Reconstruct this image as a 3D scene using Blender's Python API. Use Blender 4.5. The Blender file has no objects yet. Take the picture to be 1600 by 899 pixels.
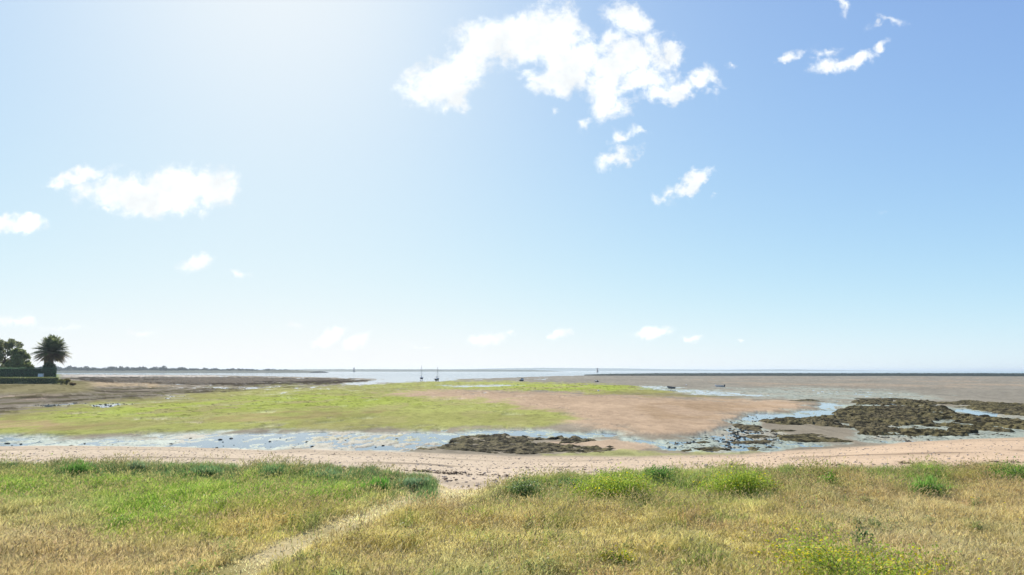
import bpy, math, random
import numpy as np
from mathutils import Vector, Matrix

random.seed(7)
rng = np.random.default_rng(11)
SC = bpy.context.scene
COL = SC.collection

# ------------------------------------------------------------------ camera
PW, PH = 1600.0, 899.0
FPX = 1042.0
HORIZON = 579.0
CAMZ = 6.0
PITCH = math.atan((HORIZON - PH / 2) / FPX)
cam_d = bpy.data.cameras.new("camera")
cam = bpy.data.objects.new("camera", cam_d)
COL.objects.link(cam)
cam.location = (0, 0, CAMZ)
cam.rotation_euler = (math.pi / 2 + PITCH, 0, 0)
cam_d.sensor_width = 36.0
cam_d.lens = FPX / PW * 36.0
cam_d.clip_start = 0.1
cam_d.clip_end = 60000
SC.camera = cam
SC.render.resolution_x = 1024
SC.render.resolution_y = 575

# ------------------------------------------------------------------ colour management
SC.view_settings.view_transform = 'Standard'
SC.view_settings.look = 'None'
SC.view_settings.exposure = 0.46
SC.view_settings.gamma = 1.0
SC.view_settings.use_curve_mapping = False

cp, sp = math.cos(PITCH), math.sin(PITCH)


def ray(px, py):
    """direction in the world for a place in the photograph (authoring aid)"""
    a = (px - PW / 2) / FPX
    b = (PH / 2 - py) / FPX
    return Vector((a, cp - b * sp, sp + b * cp))


def on_plane(px, py, z=0.0):
    d = ray(px, py)
    t = (z - CAMZ) / d.z
    return Vector((d.x * t, d.y * t, z))


def at_depth(px, py, dist):
    d = ray(px, py)
    t = dist / d.y
    return Vector((d.x * t, d.y * t, CAMZ + d.z * t))


def project(x, y, z):
    dz = z - CAMZ
    depth = y * cp + dz * sp
    up = -y * sp + dz * cp
    ok = depth > 0.3
    dep = np.where(ok, depth, 1.0)
    u = np.where(ok, PW / 2 + FPX * x / dep, -9999.0)
    v = np.where(ok, PH / 2 - FPX * up / dep, 9999.0)
    return u, v


# ------------------------------------------------------------------ world: sky and clouds
SUN_DIR = ray(435, -150).normalized()
SUN_EL = math.asin(SUN_DIR.z)
SUN_AZ = math.atan2(SUN_DIR.x, SUN_DIR.y)      # clockwise from +Y

W = bpy.data.worlds.new("World")
SC.world = W
W.use_nodes = True
nt = W.node_tree
nt.nodes.clear()
N, L = nt.nodes, nt.links
out = N.new('ShaderNodeOutputWorld')
sky = N.new('ShaderNodeTexSky')
sky.sky_type = 'NISHITA'
sky.sun_disc = False
sky.sun_elevation = SUN_EL
sky.sun_rotation = SUN_AZ
sky.air_density = 0.5
sky.dust_density = 0.36
sky.ozone_density = 4.0
sky.altitude = 0
bg_sky = N.new('ShaderNodeBackground')
bg_sky.inputs['Strength'].default_value = 0.1
# the photograph's soft highlight response, applied to the sky's brightness per channel
ssep = N.new('ShaderNodeSeparateColor')
scmb = N.new('ShaderNodeCombineColor')
L.new(sky.outputs[0], ssep.inputs[0])
for ch, kk in enumerate((0.285, 0.395, 0.56)):
    e1 = N.new('ShaderNodeMath')
    e1.operation = 'MULTIPLY'
    e1.inputs[1].default_value = -kk
    L.new(ssep.outputs[ch], e1.inputs[0])
    e2 = N.new('ShaderNodeMath')
    e2.operation = 'EXPONENT'
    L.new(e1.outputs[0], e2.inputs[0])
    e3 = N.new('ShaderNodeMath')
    e3.operation = 'MULTIPLY_ADD'
    e3.inputs[1].default_value = -(6.75, 6.95, 7.1)[ch]
    e3.inputs[2].default_value = (7.25, 7.15, 7.12)[ch]
    L.new(e2.outputs[0], e3.inputs[0])
    L.new(e3.outputs[0], scmb.inputs[ch])
L.new(scmb.outputs[0], bg_sky.inputs['Color'])

# clouds: soft masses at fixed directions in the sky, broken up by noise
tc = N.new('ShaderNodeTexCoord')
sep = N.new('ShaderNodeSeparateXYZ')
L.new(tc.outputs['Generated'], sep.inputs[0])


def wmath(op, a, b=None, c=None, clamp=False):
    n = N.new('ShaderNodeMath')
    n.operation = op
    n.use_clamp = clamp
    for i, v in enumerate((a, b, c)):
        if v is None:
            continue
        if isinstance(v, (int, float)):
            n.inputs[i].default_value = v
        else:
            L.new(v, n.inputs[i])
    return n.outputs[0]


yc = wmath('MAXIMUM', sep.outputs[1], 0.02)
cu = wmath('DIVIDE', sep.outputs[0], yc)
cv = wmath('DIVIDE', sep.outputs[2], yc)
comb = N.new('ShaderNodeCombineXYZ')
L.new(cu, comb.inputs[0])
L.new(cv, comb.inputs[1])


def wnoise(vec, scale, detail, rough=0.6, dist=0.0):
    n = N.new('ShaderNodeTexNoise')
    n.inputs['Scale'].default_value = scale
    n.inputs['Detail'].default_value = detail
    n.inputs['Roughness'].default_value = rough
    n.inputs['Distortion'].default_value = dist
    L.new(vec, n.inputs['Vector'])
    return n


def vmath(op, a, b):
    n = N.new('ShaderNodeVectorMath')
    n.operation = op
    for i, v in enumerate((a, b)):
        if isinstance(v, tuple):
            n.inputs[i].default_value = v
        else:
            L.new(v, n.inputs[i])
    return n


w1 = wnoise(comb.outputs[0], 9.0, 4.0, 0.6)
w1c = vmath('SUBTRACT', w1.outputs['Color'], (0.5, 0.5, 0.5))
w1s = vmath('MULTIPLY', w1c.outputs[0], (0.11, 0.085, 0.0))
w2 = wnoise(comb.outputs[0], 42.0, 5.0, 0.65)
w2c = vmath('SUBTRACT', w2.outputs['Color'], (0.5, 0.5, 0.5))
w2s = vmath('MULTIPLY', w2c.outputs[0], (0.030, 0.026, 0.0))
wl = N.new('ShaderNodeMapRange')
wl.inputs['From Max'].default_value = 0.3
wl.inputs['To Min'].default_value = 0.2
L.new(cv, wl.inputs['Value'])
wsc = N.new('ShaderNodeVectorMath')
wsc.operation = 'SCALE'
L.new(w1s.outputs[0], wsc.inputs[0])
L.new(wl.outputs[0], wsc.inputs['Scale'])
warp = vmath('ADD', comb.outputs[0], wsc.outputs[0])
warp = vmath('ADD', warp.outputs[0], w2s.outputs[0])

# (px, py, half width, half height, tilt deg anticlockwise, weight)
CLOUDS = [
    # large cloud, left lobe
    (700, 115, 62, 34, 38, 1.0), (672, 118, 40, 22, 10, .95), (718, 135, 22, 34, 0, .9), (760, 68, 70, 34, 18, 1.0),
    (815, 62, 60, 40, 8, 1.05), (855, 55, 48, 50, 0, 1.1), (890, 88, 50, 48, 0, 1.0), (852, 28, 26, 30, 25, .9),
    (695, 128, 58, 30, 10, 1.05), (722, 150, 18, 26, -10, .8),
    (868, 130, 42, 26, 10, .95), (905, 120, 24, 34, -10, .85), (822, 118, 24, 12, 25, .6), (790, 95, 50, 16, 10, .5),
    # middle lobe
    (980, 30, 42, 26, 0, .78), (960, 60, 30, 22, 20, .75), (990, 88, 58, 32, 20, 1.0), (952, 118, 32, 44, -25, .95),
    (945, 155, 22, 34, -15, .85), (1000, 125, 60, 18, 12, .8), (1045, 135, 46, 14, 20, .85), (1082, 120, 38, 15, 15, .95),
    (1055, 78, 18, 10, 20, .7), (970, 165, 26, 18, 10, .6), (918, 192, 14, 12, 0, .5), (1110, 122, 18, 10, 0, .55),
    # below
    (968, 238, 34, 13, 10, .85), (985, 210, 16, 12, -20, .6), (985, 245, 12, 12, 0, .6),
    (1072, 292, 40, 12, 26, .95), (1036, 302, 18, 8, 15, .5), (1120, 316, 10, 5, 0, .35),
    (1150, 104, 12, 7, 0, .5), (862, 178, 7, 9, 0, .45),
    # right wisps
    (1230, 88, 24, 9, 38, .8), (1292, 100, 30, 16, 5, .9), (1330, 98, 40, 10, 8, .8), (1374, 78, 20, 8, 25, .65),
    (1290, 72, 20, 9, 0, .45), (1318, 15, 12, 22, -20, .6), (1400, 30, 26, 9, -5, .6), (1372, 40, 20, 6, 25, .42),
    (1375, 325, 8, 6, 0, .3),
    # left clouds
    (235, 298, 98, 30, 2, 1.2), (290, 288, 66, 32, 0, 1.2), (338, 298, 26, 32, 0, 1.0), (175, 300, 48, 20, 10, .9),
    (120, 275, 52, 11, 18, .8), (160, 322, 18, 9, -20, .55), (90, 290, 26, 8, 20, .6),
    (38, 356, 30, 17, 0, 1.0), (2, 352, 18, 14, 0, .8), (305, 414, 26, 10, 12, .65), (365, 425, 24, 5, -5, .35),
    (18, 505, 44, 9, 0, .7), (95, 512, 40, 6, 0, .5), (225, 520, 30, 4, 0, .4), (455, 503, 12, 5, 0, .42),
    # small far ones over the horizon
    (517, 524, 24, 13, 25, .85), (505, 533, 22, 8, 5, .7), (560, 535, 26, 10, 25, .8), (640, 541, 14, 4, 0, .45),
    (762, 529, 26, 11, 10, .9), (792, 521, 10, 4, 15, .45), (868, 521, 20, 8, 15, .8), (1016, 521, 32, 10, 14, .95),
    (1030, 514, 10, 7, 0, .6), (1081, 525, 20, 7, 10, .72), (1160, 531, 8, 3, 0, .5), (670, 541, 14, 3, 0, .35),
]


def uv_of(px, py):
    d = ray(px, py)
    return d.x / d.y, d.z / d.y


field = None
for (px, py, hw, hh, tilt, wt) in CLOUDS:
    u0, v0 = uv_of(px, py)
    u1, _ = uv_of(px + hw, py)
    _, v1 = uv_of(px, py - hh)
    m = N.new('ShaderNodeMapping')
    m.vector_type = 'TEXTURE'
    m.inputs['Location'].default_value = (u0, v0, 0)
    m.inputs['Rotation'].default_value = (0, 0, math.radians(tilt))
    m.inputs['Scale'].default_value = (abs(u1 - u0) * 1.38, abs(v1 - v0) * 1.38, 1)
    L.new(warp.outputs[0], m.inputs['Vector'])
    ln = N.new('ShaderNodeVectorMath')
    ln.operation = 'LENGTH'
    L.new(m.outputs[0], ln.inputs[0])
    v = wmath('MULTIPLY_ADD', ln.outputs['Value'], -wt, wt)
    field = v if field is None else wmath('SMOOTH_MAX', field, v, 0.12)
fn = wnoise(comb.outputs[0], 26.0, 9.0, 0.68, 0.25)
fd = wmath('SUBTRACT', fn.outputs['Fac'], 0.5)
f2 = wmath('MULTIPLY_ADD', fd, 1.5, field)
mr = N.new('ShaderNodeMapRange')
mr.interpolation_type = 'SMOOTHSTEP'
mr.inputs['From Min'].default_value = 0.02
mr.inputs['From Max'].default_value = 0.62
L.new(f2, mr.inputs['Value'])
front = wmath('GREATER_THAN', sep.outputs[1], 0.03)
alpha = wmath('MULTIPLY', mr.outputs[0], front)
alpha = wmath('POWER', alpha, 1.25)
alpha = wmath('MULTIPLY', alpha, 0.97)
shade = wnoise(comb.outputs[0], 17.0, 5.0, 0.6)
cr = N.new('ShaderNodeMapRange')
cr.inputs['From Min'].default_value = 0.35
cr.inputs['From Max'].default_value = 0.6
cr.inputs['To Min'].default_value = 0.71
cr.inputs['To Max'].default_value = 0.86
L.new(shade.outputs['Fac'], cr.inputs['Value'])
bg_c = N.new('ShaderNodeBackground')
bg_c.inputs['Color'].default_value = (0.95, 0.985, 1.0, 1)
L.new(cr.outputs[0], bg_c.inputs['Strength'])
mix = N.new('ShaderNodeMixShader')
L.new(alpha, mix.inputs[0])
L.new(bg_sky.outputs[0], mix.inputs[1])
L.new(bg_c.outputs[0], mix.inputs[2])
L.new(mix.outputs[0], out.inputs['Surface'])

# ------------------------------------------------------------------ sun
sd = bpy.data.lights.new("sun", 'SUN')
sd.energy = 5.0
sd.angle = math.radians(0.53)
sd.color = (1.0, 0.95, 0.87)
sun = bpy.data.objects.new("sun", sd)
COL.objects.link(sun)
sun.rotation_euler = SUN_DIR.to_track_quat('Z', 'Y').to_euler()

# ------------------------------------------------------------------ helpers


def tag(o, label=None, cat=None, group=None, kind=None):
    if label:
        o['label'] = label
    if cat:
        o['category'] = cat
    if group:
        o['group'] = group
    if kind:
        o['kind'] = kind
    return o


def empty(name, loc, rz=0.0):
    o = bpy.data.objects.new(name, None)
    COL.objects.link(o)
    o.location = loc
    o.rotation_euler = (0, 0, rz)
    o.empty_display_size = 0.3
    return o


def np_mesh(name, verts, faces_flat, sizes, mat, col=None, wet=None, smooth=False, parent=None):
    """verts (n,3); faces_flat: loop vertex indices; sizes: face sizes"""
    me = bpy.data.meshes.new(name)
    verts = np.ascontiguousarray(verts, dtype=np.float32)
    faces_flat = np.ascontiguousarray(faces_flat, dtype=np.int32)
    sizes = np.asarray(sizes, dtype=np.int32)
    me.vertices.add(len(verts))
    me.vertices.foreach_set('co', verts.ravel())
    me.loops.add(len(faces_flat))
    me.loops.foreach_set('vertex_index', faces_flat)
    me.polygons.add(len(sizes))
    starts = np.concatenate(([0], np.cumsum(sizes)[:-1])).astype(np.int32)
    me.polygons.foreach_set('loop_start', starts)
    me.polygons.foreach_set('loop_total', sizes)
    if smooth:
        me.polygons.foreach_set('use_smooth', np.ones(len(sizes), dtype=bool))
    me.update(calc_edges=True)
    if col is not None:
        a = me.color_attributes.new('Col', 'FLOAT_COLOR', 'POINT')
        c4 = np.ones((len(verts), 4), dtype=np.float32)
        c4[:, :3] = col
        a.data.foreach_set('color', c4.ravel())
    if wet is not None:
        a = me.attributes.new('Wet', 'FLOAT', 'POINT')
        a.data.foreach_set('value', np.ascontiguousarray(wet, dtype=np.float32))
    me.materials.append(mat)
    o = bpy.data.objects.new(name, me)
    COL.objects.link(o)
    if parent:
        o.parent = parent
    return o


def py_mesh(name, verts, faces, mat, parent=None, smooth=False):
    me = bpy.data.meshes.new(name)
    me.from_pydata([tuple(v) for v in verts], [], faces)
    me.update()
    if smooth:
        for p in me.polygons:
            p.use_smooth = True
    me.materials.append(mat)
    o = bpy.data.objects.new(name, me)
    COL.objects.link(o)
    if parent:
        o.parent = parent
    return o


class MB:
    def __init__(s):
        s.v, s.f = [], []

    def add(s, vs, fs):
        n = len(s.v)
        s.v += [tuple(v) for v in vs]
        s.f += [tuple(i + n for i in f) for f in fs]
        return s

    def box(s, c, d, rot=None):
        x, y, z = d[0] / 2, d[1] / 2, d[2] / 2
        vs = [Vector(p) for p in ((-x, -y, -z), (x, -y, -z), (x, y, -z), (-x, y, -z), (-x, -y, z), (x, -y, z), (x, y, z), (-x, y, z))]
        if rot is not None:
            vs = [rot @ p for p in vs]
        vs = [p + Vector(c) for p in vs]
        return s.add(vs, [(3, 2, 1, 0), (4, 5, 6, 7), (0, 1, 5, 4), (1, 2, 6, 5), (2, 3, 7, 6), (3, 0, 4, 7)])

    def tube(s, pts, rads, n=8):
        pts = [Vector(p) for p in pts]
        if isinstance(rads, (int, float)):
            rads = [rads] * len(pts)
        vs, fs = [], []
        for i, p in enumerate(pts):
            a = pts[max(i - 1, 0)]
            b = pts[min(i + 1, len(pts) - 1)]
            q = (b - a).normalized().to_track_quat('Z', 'Y')
            for k in range(n):
                t = 2 * math.pi * k / n
                vs.append(p + q @ Vector((rads[i] * math.cos(t), rads[i] * math.sin(t), 0)))
        for i in range(len(pts) - 1):
            for k in range(n):
                a, b = i * n + k, i * n + (k + 1) % n
                fs.append((a, b, b + n, a + n))
        fs.append(tuple(range(n))[::-1])
        fs.append(tuple((len(pts) - 1) * n + k for k in range(n)))
        return s.add(vs, fs)

    def build(s, name, mat, parent=None, smooth=False):
        return py_mesh(name, s.v, s.f, mat, parent, smooth)


# --- numpy noise -------------------------------------------------------------


def _h(ix, iy, seed):
    h = (ix.astype(np.int64) * 374761393 + iy.astype(np.int64) * 668265263 + seed * 1442695041) & 0xffffffff
    h = ((h ^ (h >> 13)) * 1274126177) & 0xffffffff
    h = ((h ^ (h >> 16)) * 2246822519) & 0xffffffff
    return ((h ^ (h >> 15)) & 0xffffff).astype(np.float32) / 16777215.0


def vnoise(x, y, seed=0):
    ix, iy = np.floor(x), np.floor(y)
    fx, fy = x - ix, y - iy
    fx = fx * fx * fx * (fx * (fx * 6 - 15) + 10)
    fy = fy * fy * fy * (fy * (fy * 6 - 15) + 10)
    a, b = _h(ix, iy, seed), _h(ix + 1, iy, seed)
    c, d = _h(ix, iy + 1, seed), _h(ix + 1, iy + 1, seed)
    return a + (b - a) * fx + (c - a) * fy + (a - b - c + d) * fx * fy


def fbm(x, y, seed=0, oc=5, gain=0.5):
    s, a, t = 0.0, 1.0, 0.0
    c, q = math.cos(0.6), math.sin(0.6)
    for o in range(oc):
        s = s + a * vnoise(x, y, seed + 17 * o)
        t += a
        a *= gain
        x, y = (c * x - q * y) * 2.03 + 11.3, (q * x + c * y) * 2.03 - 5.7
    return s / t          # 0..1, mean .5


def sstep(a, b, x):
    t = np.clip((x - a) / (b - a), 0, 1)
    return t * t * (3 - 2 * t)


HS = 0.25   # one unit across = 4 px of width, one unit down = 1 px


def poly_sd(pts, u, v):
    """signed distance, positive inside, only near the polygon; far outside = -999"""
    P = np.array(pts, dtype=np.float64)
    P[:, 0] *= HS
    U = u * HS
    lo, hi = P.min(0) - 14, P.max(0) + 14
    m = (U > lo[0]) & (U < hi[0]) & (v > lo[1]) & (v < hi[1])
    res = np.full(u.shape, -999.0)
    if not m.any():
        return res
    x, y = U[m], v[m]
    dmin = np.full(x.shape, 1e9)
    ins = np.zeros(x.shape, dtype=bool)
    n = len(P)
    for i in range(n):
        a, b = P[i], P[(i + 1) % n]
        e = b - a
        wx, wy = x - a[0], y - a[1]
        t = np.clip((wx * e[0] + wy * e[1]) / (e @ e + 1e-12), 0, 1)
        dx, dy = wx - e[0] * t, wy - e[1] * t
        dmin = np.minimum(dmin, dx * dx + dy * dy)
        cond = (a[1] > y) != (b[1] > y)
        with np.errstate(divide='ignore', invalid='ignore'):
            xi = (b[0] - a[0]) * (y - a[1]) / (b[1] - a[1] + 1e-12) + a[0]
        ins ^= cond & (x < xi)
    d = np.sqrt(dmin)
    res[m] = np.where(ins, d, -d)
    return res


# --- materials ---------------------------------------------------------------


def mat_new(name):
    m = bpy.data.materials.new(name)
    m.use_nodes = True
    t = m.node_tree
    t.nodes.clear()
    return m, t.nodes, t.links


def simple(name, color, rough=0.6, metallic=0.0, var=0.12, scale=3.0):
    m, n, l = mat_new(name)
    o = n.new('ShaderNodeOutputMaterial')
    b = n.new('ShaderNodeBsdfPrincipled')
    b.inputs['Roughness'].default_value = rough
    b.inputs['Metallic'].default_value = metallic
    tcn = n.new('ShaderNodeTexCoord')
    nz = n.new('ShaderNodeTexNoise')
    nz.inputs['Scale'].default_value = scale
    nz.inputs['Detail'].default_value = 5
    l.new(tcn.outputs['Object'], nz.inputs['Vector'])
    mx = n.new('ShaderNodeMix')
    mx.data_type = 'RGBA'
    l.new(nz.outputs['Fac'], mx.inputs[0])
    mx.inputs[6].default_value = tuple(c * (1 - var) for c in color) + (1,)
    mx.inputs[7].default_value = tuple(min(1, c * (1 + var)) for c in color) + (1,)
    l.new(mx.outputs[2], b.inputs['Base Color'])
    l.new(b.outputs[0], o.inputs[0])
    return m


def ground_mat():
    m, n, l = mat_new('ground')
    o = n.new('ShaderNodeOutputMaterial')
    b = n.new('ShaderNodeBsdfPrincipled')
    at = n.new('ShaderNodeAttribute')
    at.attribute_name = 'Col'
    we = n.new('ShaderNodeAttribute')
    we.attribute_name = 'Wet'
    g = n.new('ShaderNodeNewGeometry')
    n1 = n.new('ShaderNodeTexNoise')
    n1.inputs['Scale'].default_value = 5.0
    n1.inputs['Detail'].default_value = 6
    n1.inputs['Roughness'].default_value = 0.7
    l.new(g.outputs['Position'], n1.inputs['Vector'])
    r = n.new('ShaderNodeMapRange')
    r.inputs['From Min'].default_value = 0.3
    r.inputs['From Max'].default_value = 0.7
    r.inputs['To Min'].default_value = 0.74
    r.inputs['To Max'].default_value = 1.22
    l.new(n1.outputs['Fac'], r.inputs['Value'])
    mx = n.new('ShaderNodeVectorMath')
    mx.operation = 'SCALE'
    l.new(at.outputs['Color'], mx.inputs[0])
    l.new(r.outputs[0], mx.inputs['Scale'])
    l.new(mx.outputs[0], b.inputs['Base Color'])
    rr = n.new('ShaderNodeMapRange')
    rr.inputs['To Min'].default_value = 0.95
    rr.inputs['To Max'].default_value = 0.65
    l.new(we.outputs['Fac'], rr.inputs['Value'])
    l.new(rr.outputs[0], b.inputs['Roughness'])
    sr = n.new('ShaderNodeMapRange')
    sr.inputs['To Min'].default_value = 0.0
    sr.inputs['To Max'].default_value = 0.07
    l.new(we.outputs['Fac'], sr.inputs['Value'])
    l.new(sr.outputs[0], b.inputs['Specular IOR Level'])
    bp = n.new('ShaderNodeBump')
    bp.inputs['Strength'].default_value = 0.5
    bp.inputs['Distance'].default_value = 0.04
    l.new(n1.outputs['Fac'], bp.inputs['Height'])
    l.new(bp.outputs[0], b.inputs['Normal'])
    l.new(b.outputs[0], o.inputs[0])
    return m


def water_mat():
    m, n, l = mat_new('water')
    o = n.new('ShaderNodeOutputMaterial')
    b = n.new('ShaderNodeBsdfPrincipled')
    b.inputs['Base Color'].default_value = (0.05, 0.10, 0.15, 1)
    b.inputs['IOR'].default_value = 1.33
    b.inputs['Roughness'].default_value = 0.08
    g = n.new('ShaderNodeNewGeometry')
    n1 = n.new('ShaderNodeTexNoise')
    n1.inputs['Scale'].default_value = 1.6
    n1.inputs['Detail'].default_value = 4
    l.new(g.outputs['Position'], n1.inputs['Vector'])
    # the open sea is rippled by the wind, the pools between the bars are calm
    ln = n.new('ShaderNodeVectorMath')
    ln.operation = 'LENGTH'
    l.new(g.outputs['Position'], ln.inputs[0])
    r = n.new('ShaderNodeMapRange')
    r.inputs['From Min'].default_value = 120
    r.inputs['From Max'].default_value = 900
    r.inputs['To Min'].default_value = 0.004
    r.inputs['To Max'].default_value = 0.35
    l.new(ln.outputs['Value'], r.inputs['Value'])
    bp = n.new('ShaderNodeBump')
    bp.inputs['Strength'].default_value = 0.5
    l.new(r.outputs[0], bp.inputs['Distance'])
    l.new(n1.outputs['Fac'], bp.inputs['Height'])
    l.new(bp.outputs[0], b.inputs['Normal'])
    l.new(b.outputs[0], o.inputs[0])
    return m


def leaf_mat(name, rough=0.6, trans=0.4, tint=(1, 1, 1)):
    """foliage: diffuse plus light coming through the blades, colour per vertex of the plant"""
    m, n, l = mat_new(name)
    o = n.new('ShaderNodeOutputMaterial')
    b = n.new('ShaderNodeBsdfPrincipled')
    b.inputs['Roughness'].default_value = rough
    b.inputs['Specular IOR Level'].default_value = 0.25
    at = n.new('ShaderNodeAttribute')
    at.attribute_name = 'Col'
    tr = n.new('ShaderNodeBsdfTranslucent')
    mx = n.new('ShaderNodeMixShader')
    mx.inputs[0].default_value = trans
    l.new(at.outputs['Color'], b.inputs['Base Color'])
    l.new(at.outputs['Color'], tr.inputs['Color'])
    l.new(b.outputs[0], mx.inputs[1])
    l.new(tr.outputs[0], mx.inputs[2])
    l.new(mx.outputs[0], o.inputs[0])
    return m


def rock_mat(name):
    m, n, l = mat_new(name)
    o = n.new('ShaderNodeOutputMaterial')
    b = n.new('ShaderNodeBsdfPrincipled')
    b.inputs['Roughness'].default_value = 0.85
    b.inputs['Specular IOR Level'].default_value = 0.03
    at = n.new('ShaderNodeAttribute')
    at.attribute_name = 'Col'
    g = n.new('ShaderNodeNewGeometry')
    n1 = n.new('ShaderNodeTexNoise')
    n1.inputs['Scale'].default_value = 7.0
    n1.inputs['Detail'].default_value = 5
    l.new(g.outputs['Position'], n1.inputs['Vector'])
    r = n.new('ShaderNodeMapRange')
    r.inputs['From Min'].default_value = 0.3
    r.inputs['From Max'].default_value = 0.7
    r.inputs['To Min'].default_value = 0.6
    r.inputs['To Max'].default_value = 1.5
    l.new(n1.outputs['Fac'], r.inputs['Value'])
    mx = n.new('ShaderNodeVectorMath')
    mx.operation = 'SCALE'
    l.new(at.outputs['Color'], mx.inputs[0])
    l.new(r.outputs[0], mx.inputs['Scale'])
    l.new(mx.outputs[0], b.inputs['Base Color'])
    bp = n.new('ShaderNodeBump')
    bp.inputs['Strength'].default_value = 0.8
    bp.inputs['Distance'].default_value = 0.08
    l.new(n1.outputs['Fac'], bp.inputs['Height'])
    l.new(bp.outputs[0], b.inputs['Normal'])
    l.new(b.outputs[0], o.inputs[0])
    return m


M = dict(
    ground=ground_mat(), water=water_mat(), grass=leaf_mat('grass', 0.55, 0.5), leaf=leaf_mat('leaf', 0.6, 0.45),
    rock=rock_mat('seaweed_rock'),
    bark=simple('bark', (0.10, 0.08, 0.06), 0.9), white_paint=simple('white_paint', (0.75, 0.76, 0.76), 0.35),
    dark_hull=simple('dark_hull', (0.035, 0.045, 0.06), 0.4), grey_hull=simple('grey_hull', (0.12, 0.13, 0.14), 0.5),
    metal=simple('aluminium', (0.35, 0.36, 0.37), 0.4, 0.7), glass=simple('tinted_glass', (0.03, 0.04, 0.05), 0.1),
    rope=simple('rigging', (0.12, 0.12, 0.12), 0.6), antifoul=simple('antifouling', (0.16, 0.05, 0.04), 0.7),
    stone=simple('stone', (0.28, 0.26, 0.23), 0.9), navred=simple('beacon_paint', (0.06, 0.05, 0.05), 0.6),
    canvas=simple('canvas', (0.05, 0.07, 0.12), 0.8), render=simple('white_render', (0.72, 0.71, 0.68), 0.8),
)

# ------------------------------------------------------------------ terrain shape
# distance of the upper (grass) and lower (mud) edge of the beach by photo column
GE = [(-900, 738), (-100, 738), (0, 738), (200, 735), (400, 736), (500, 740), (600, 747), (670, 755), (705, 768), (765, 768), (800, 761),
      (900, 753), (1000, 748), (1100, 744), (1200, 742), (1400, 741), (1600, 740), (2500, 740)]
SH = [(-900, 690), (-100, 698), (0, 699), (300, 700), (420, 705), (620, 708), (800, 715), (1000, 716), (1150, 711), (1300, 701), (1400, 693),
      (1500, 687), (1600, 684), (1800, 680), (2500, 675)]
LAND = 3.3


def edge_dist(tab, z):
    """table px -> (azimuth, horizontal distance) of the edge at height z"""
    az, dd = [], []
    for px, py in tab:
        p = on_plane(px, py, z)
        az.append(math.atan2(p.x, p.y))
        dd.append(math.hypot(p.x, p.y))
    return np.array(az), np.array(dd)


GE_A, GE_D = edge_dist(GE, LAND)
SH_A, SH_D = edge_dist(SH, 0.12)


def base_height(x, y):
    r = np.hypot(x, y)
    az = np.arctan2(x, y)
    ge = np.interp(az, GE_A, GE_D)
    sh = np.interp(az, SH_A, SH_D)
    behind = np.abs(az) > 1.3
    wob = (fbm(x / 3.0, y / 3.0, 5, 4) - .5)
    ge = ge + wob * 1.2
    sh = sh + (fbm(x / 9.0, y / 9.0, 6, 4) - .5) * 3.0
    t = np.clip((r - ge) / (sh - ge), 0, 1.0)
    beach = LAND - 0.12 - (LAND - 0.24) * (t ** 0.93)
    z = np.where(r < ge, LAND, beach)
    z = np.where(r > sh, 0.12, z)
    z = np.where(behind, LAND, z)
    # small dune lip at the edge of the meadow
    z = z + 0.10 * np.exp(-((r - ge + 0.6) / 0.8) ** 2) * (~behind)
    # land on the left with the garden terrace
    azd = np.degrees(az)
    L0 = -33.6    # azimuth of px ~110
    side = sstep(L0 + 3.2, L0 - 1.0, azd)
    rise = sstep(128, 190, y) * (1 - sstep(290, 380, y))
    z = z + 2.1 * side * rise * (~behind)
    terr = sstep(L0 - 0.2, L0 - 0.9, azd) * sstep(192, 194, y) * (1 - sstep(260, 290, y))
    z = z + 1.75 * terr * (~behind)
    return z, r, az, ge, sh


def garden_z(x, y):
    z, *_ = base_height(np.array([x], dtype=float), np.array([y], dtype=float))
    return float(z[0])


# polar sheet: fine where the photograph looks, coarse elsewhere
az_f = np.radians(np.arange(-47.0, 47.001, 0.065))
az_c = np.radians(np.arange(50.0, 310.0, 4.0))
AZ = np.concatenate((az_f, az_c))
tans = np.arange(0.42, 0.0012, -0.00062)
R = CAMZ / tans
R = np.concatenate((np.array([0.4, 2, 4, 6.5, 9, 11, 13]), R[(R > 14)]))
R = np.concatenate((R, R[-1] * np.exp(np.linspace(0.15, 1.75, 9))))
AA, RR = np.meshgrid(AZ, R)
GX, GY = RR * np.sin(AA), RR * np.cos(AA)
gx, gy = GX.ravel(), GY.ravel()
z0, r_, az_, ge_, sh_ = base_height(gx, gy)
u0_, v0_ = project(gx, gy, z0)

# world-space warp so that traced outlines turn irregular
nA = fbm(gx / 14, gy / 14, 21, 6) - .5
nB = fbm(gx / 14, gy / 14, 57, 6) - .5
nC = fbm(gx / 2.2, gy / 2.2, 33, 5) - .5
nD = fbm(gx / 60, gy / 110, 71, 5) - .5
U = u0_ + nA * 90
Vv = v0_ + nB * np.clip((v0_ - 578) * 0.16, 0.8, 12) + nC * np.clip((v0_ - 578) * 0.05, 0.2, 4)

sr_ = lambda r, g, b: np.array([(c / 255.0) ** 2.2 for c in (r, g, b)])
# ground colours are given as the sRGB look of the dry material
C_MUD = sr_(152, 142, 122)
C_TAN = sr_(194, 168, 138)
C_BROWN = sr_(170, 144, 110)
C_ALGA = sr_(172, 174, 102)
C_ALGB = sr_(168, 180, 84)
C_OLIVE = sr_(150, 144, 92)
C_BEACH = sr_(192, 175, 150)
C_BEACH2 = sr_(190, 166, 138)
C_PEB = sr_(134, 124, 106)
C_DARK = sr_(80, 72, 60)
C_STRAW = sr_(128, 120, 88)
C_SAND = sr_(208, 196, 178)
C_GREY = sr_(152, 145, 128)

col = np.tile(C_MUD, (len(gx), 1))
wet = np.full(len(gx), 0.12)
dz = nC * 0.06 + nA * 0.10            # relief of the flats
flat = (r_ > sh_) & (np.abs(az_) < 1.3)


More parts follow.
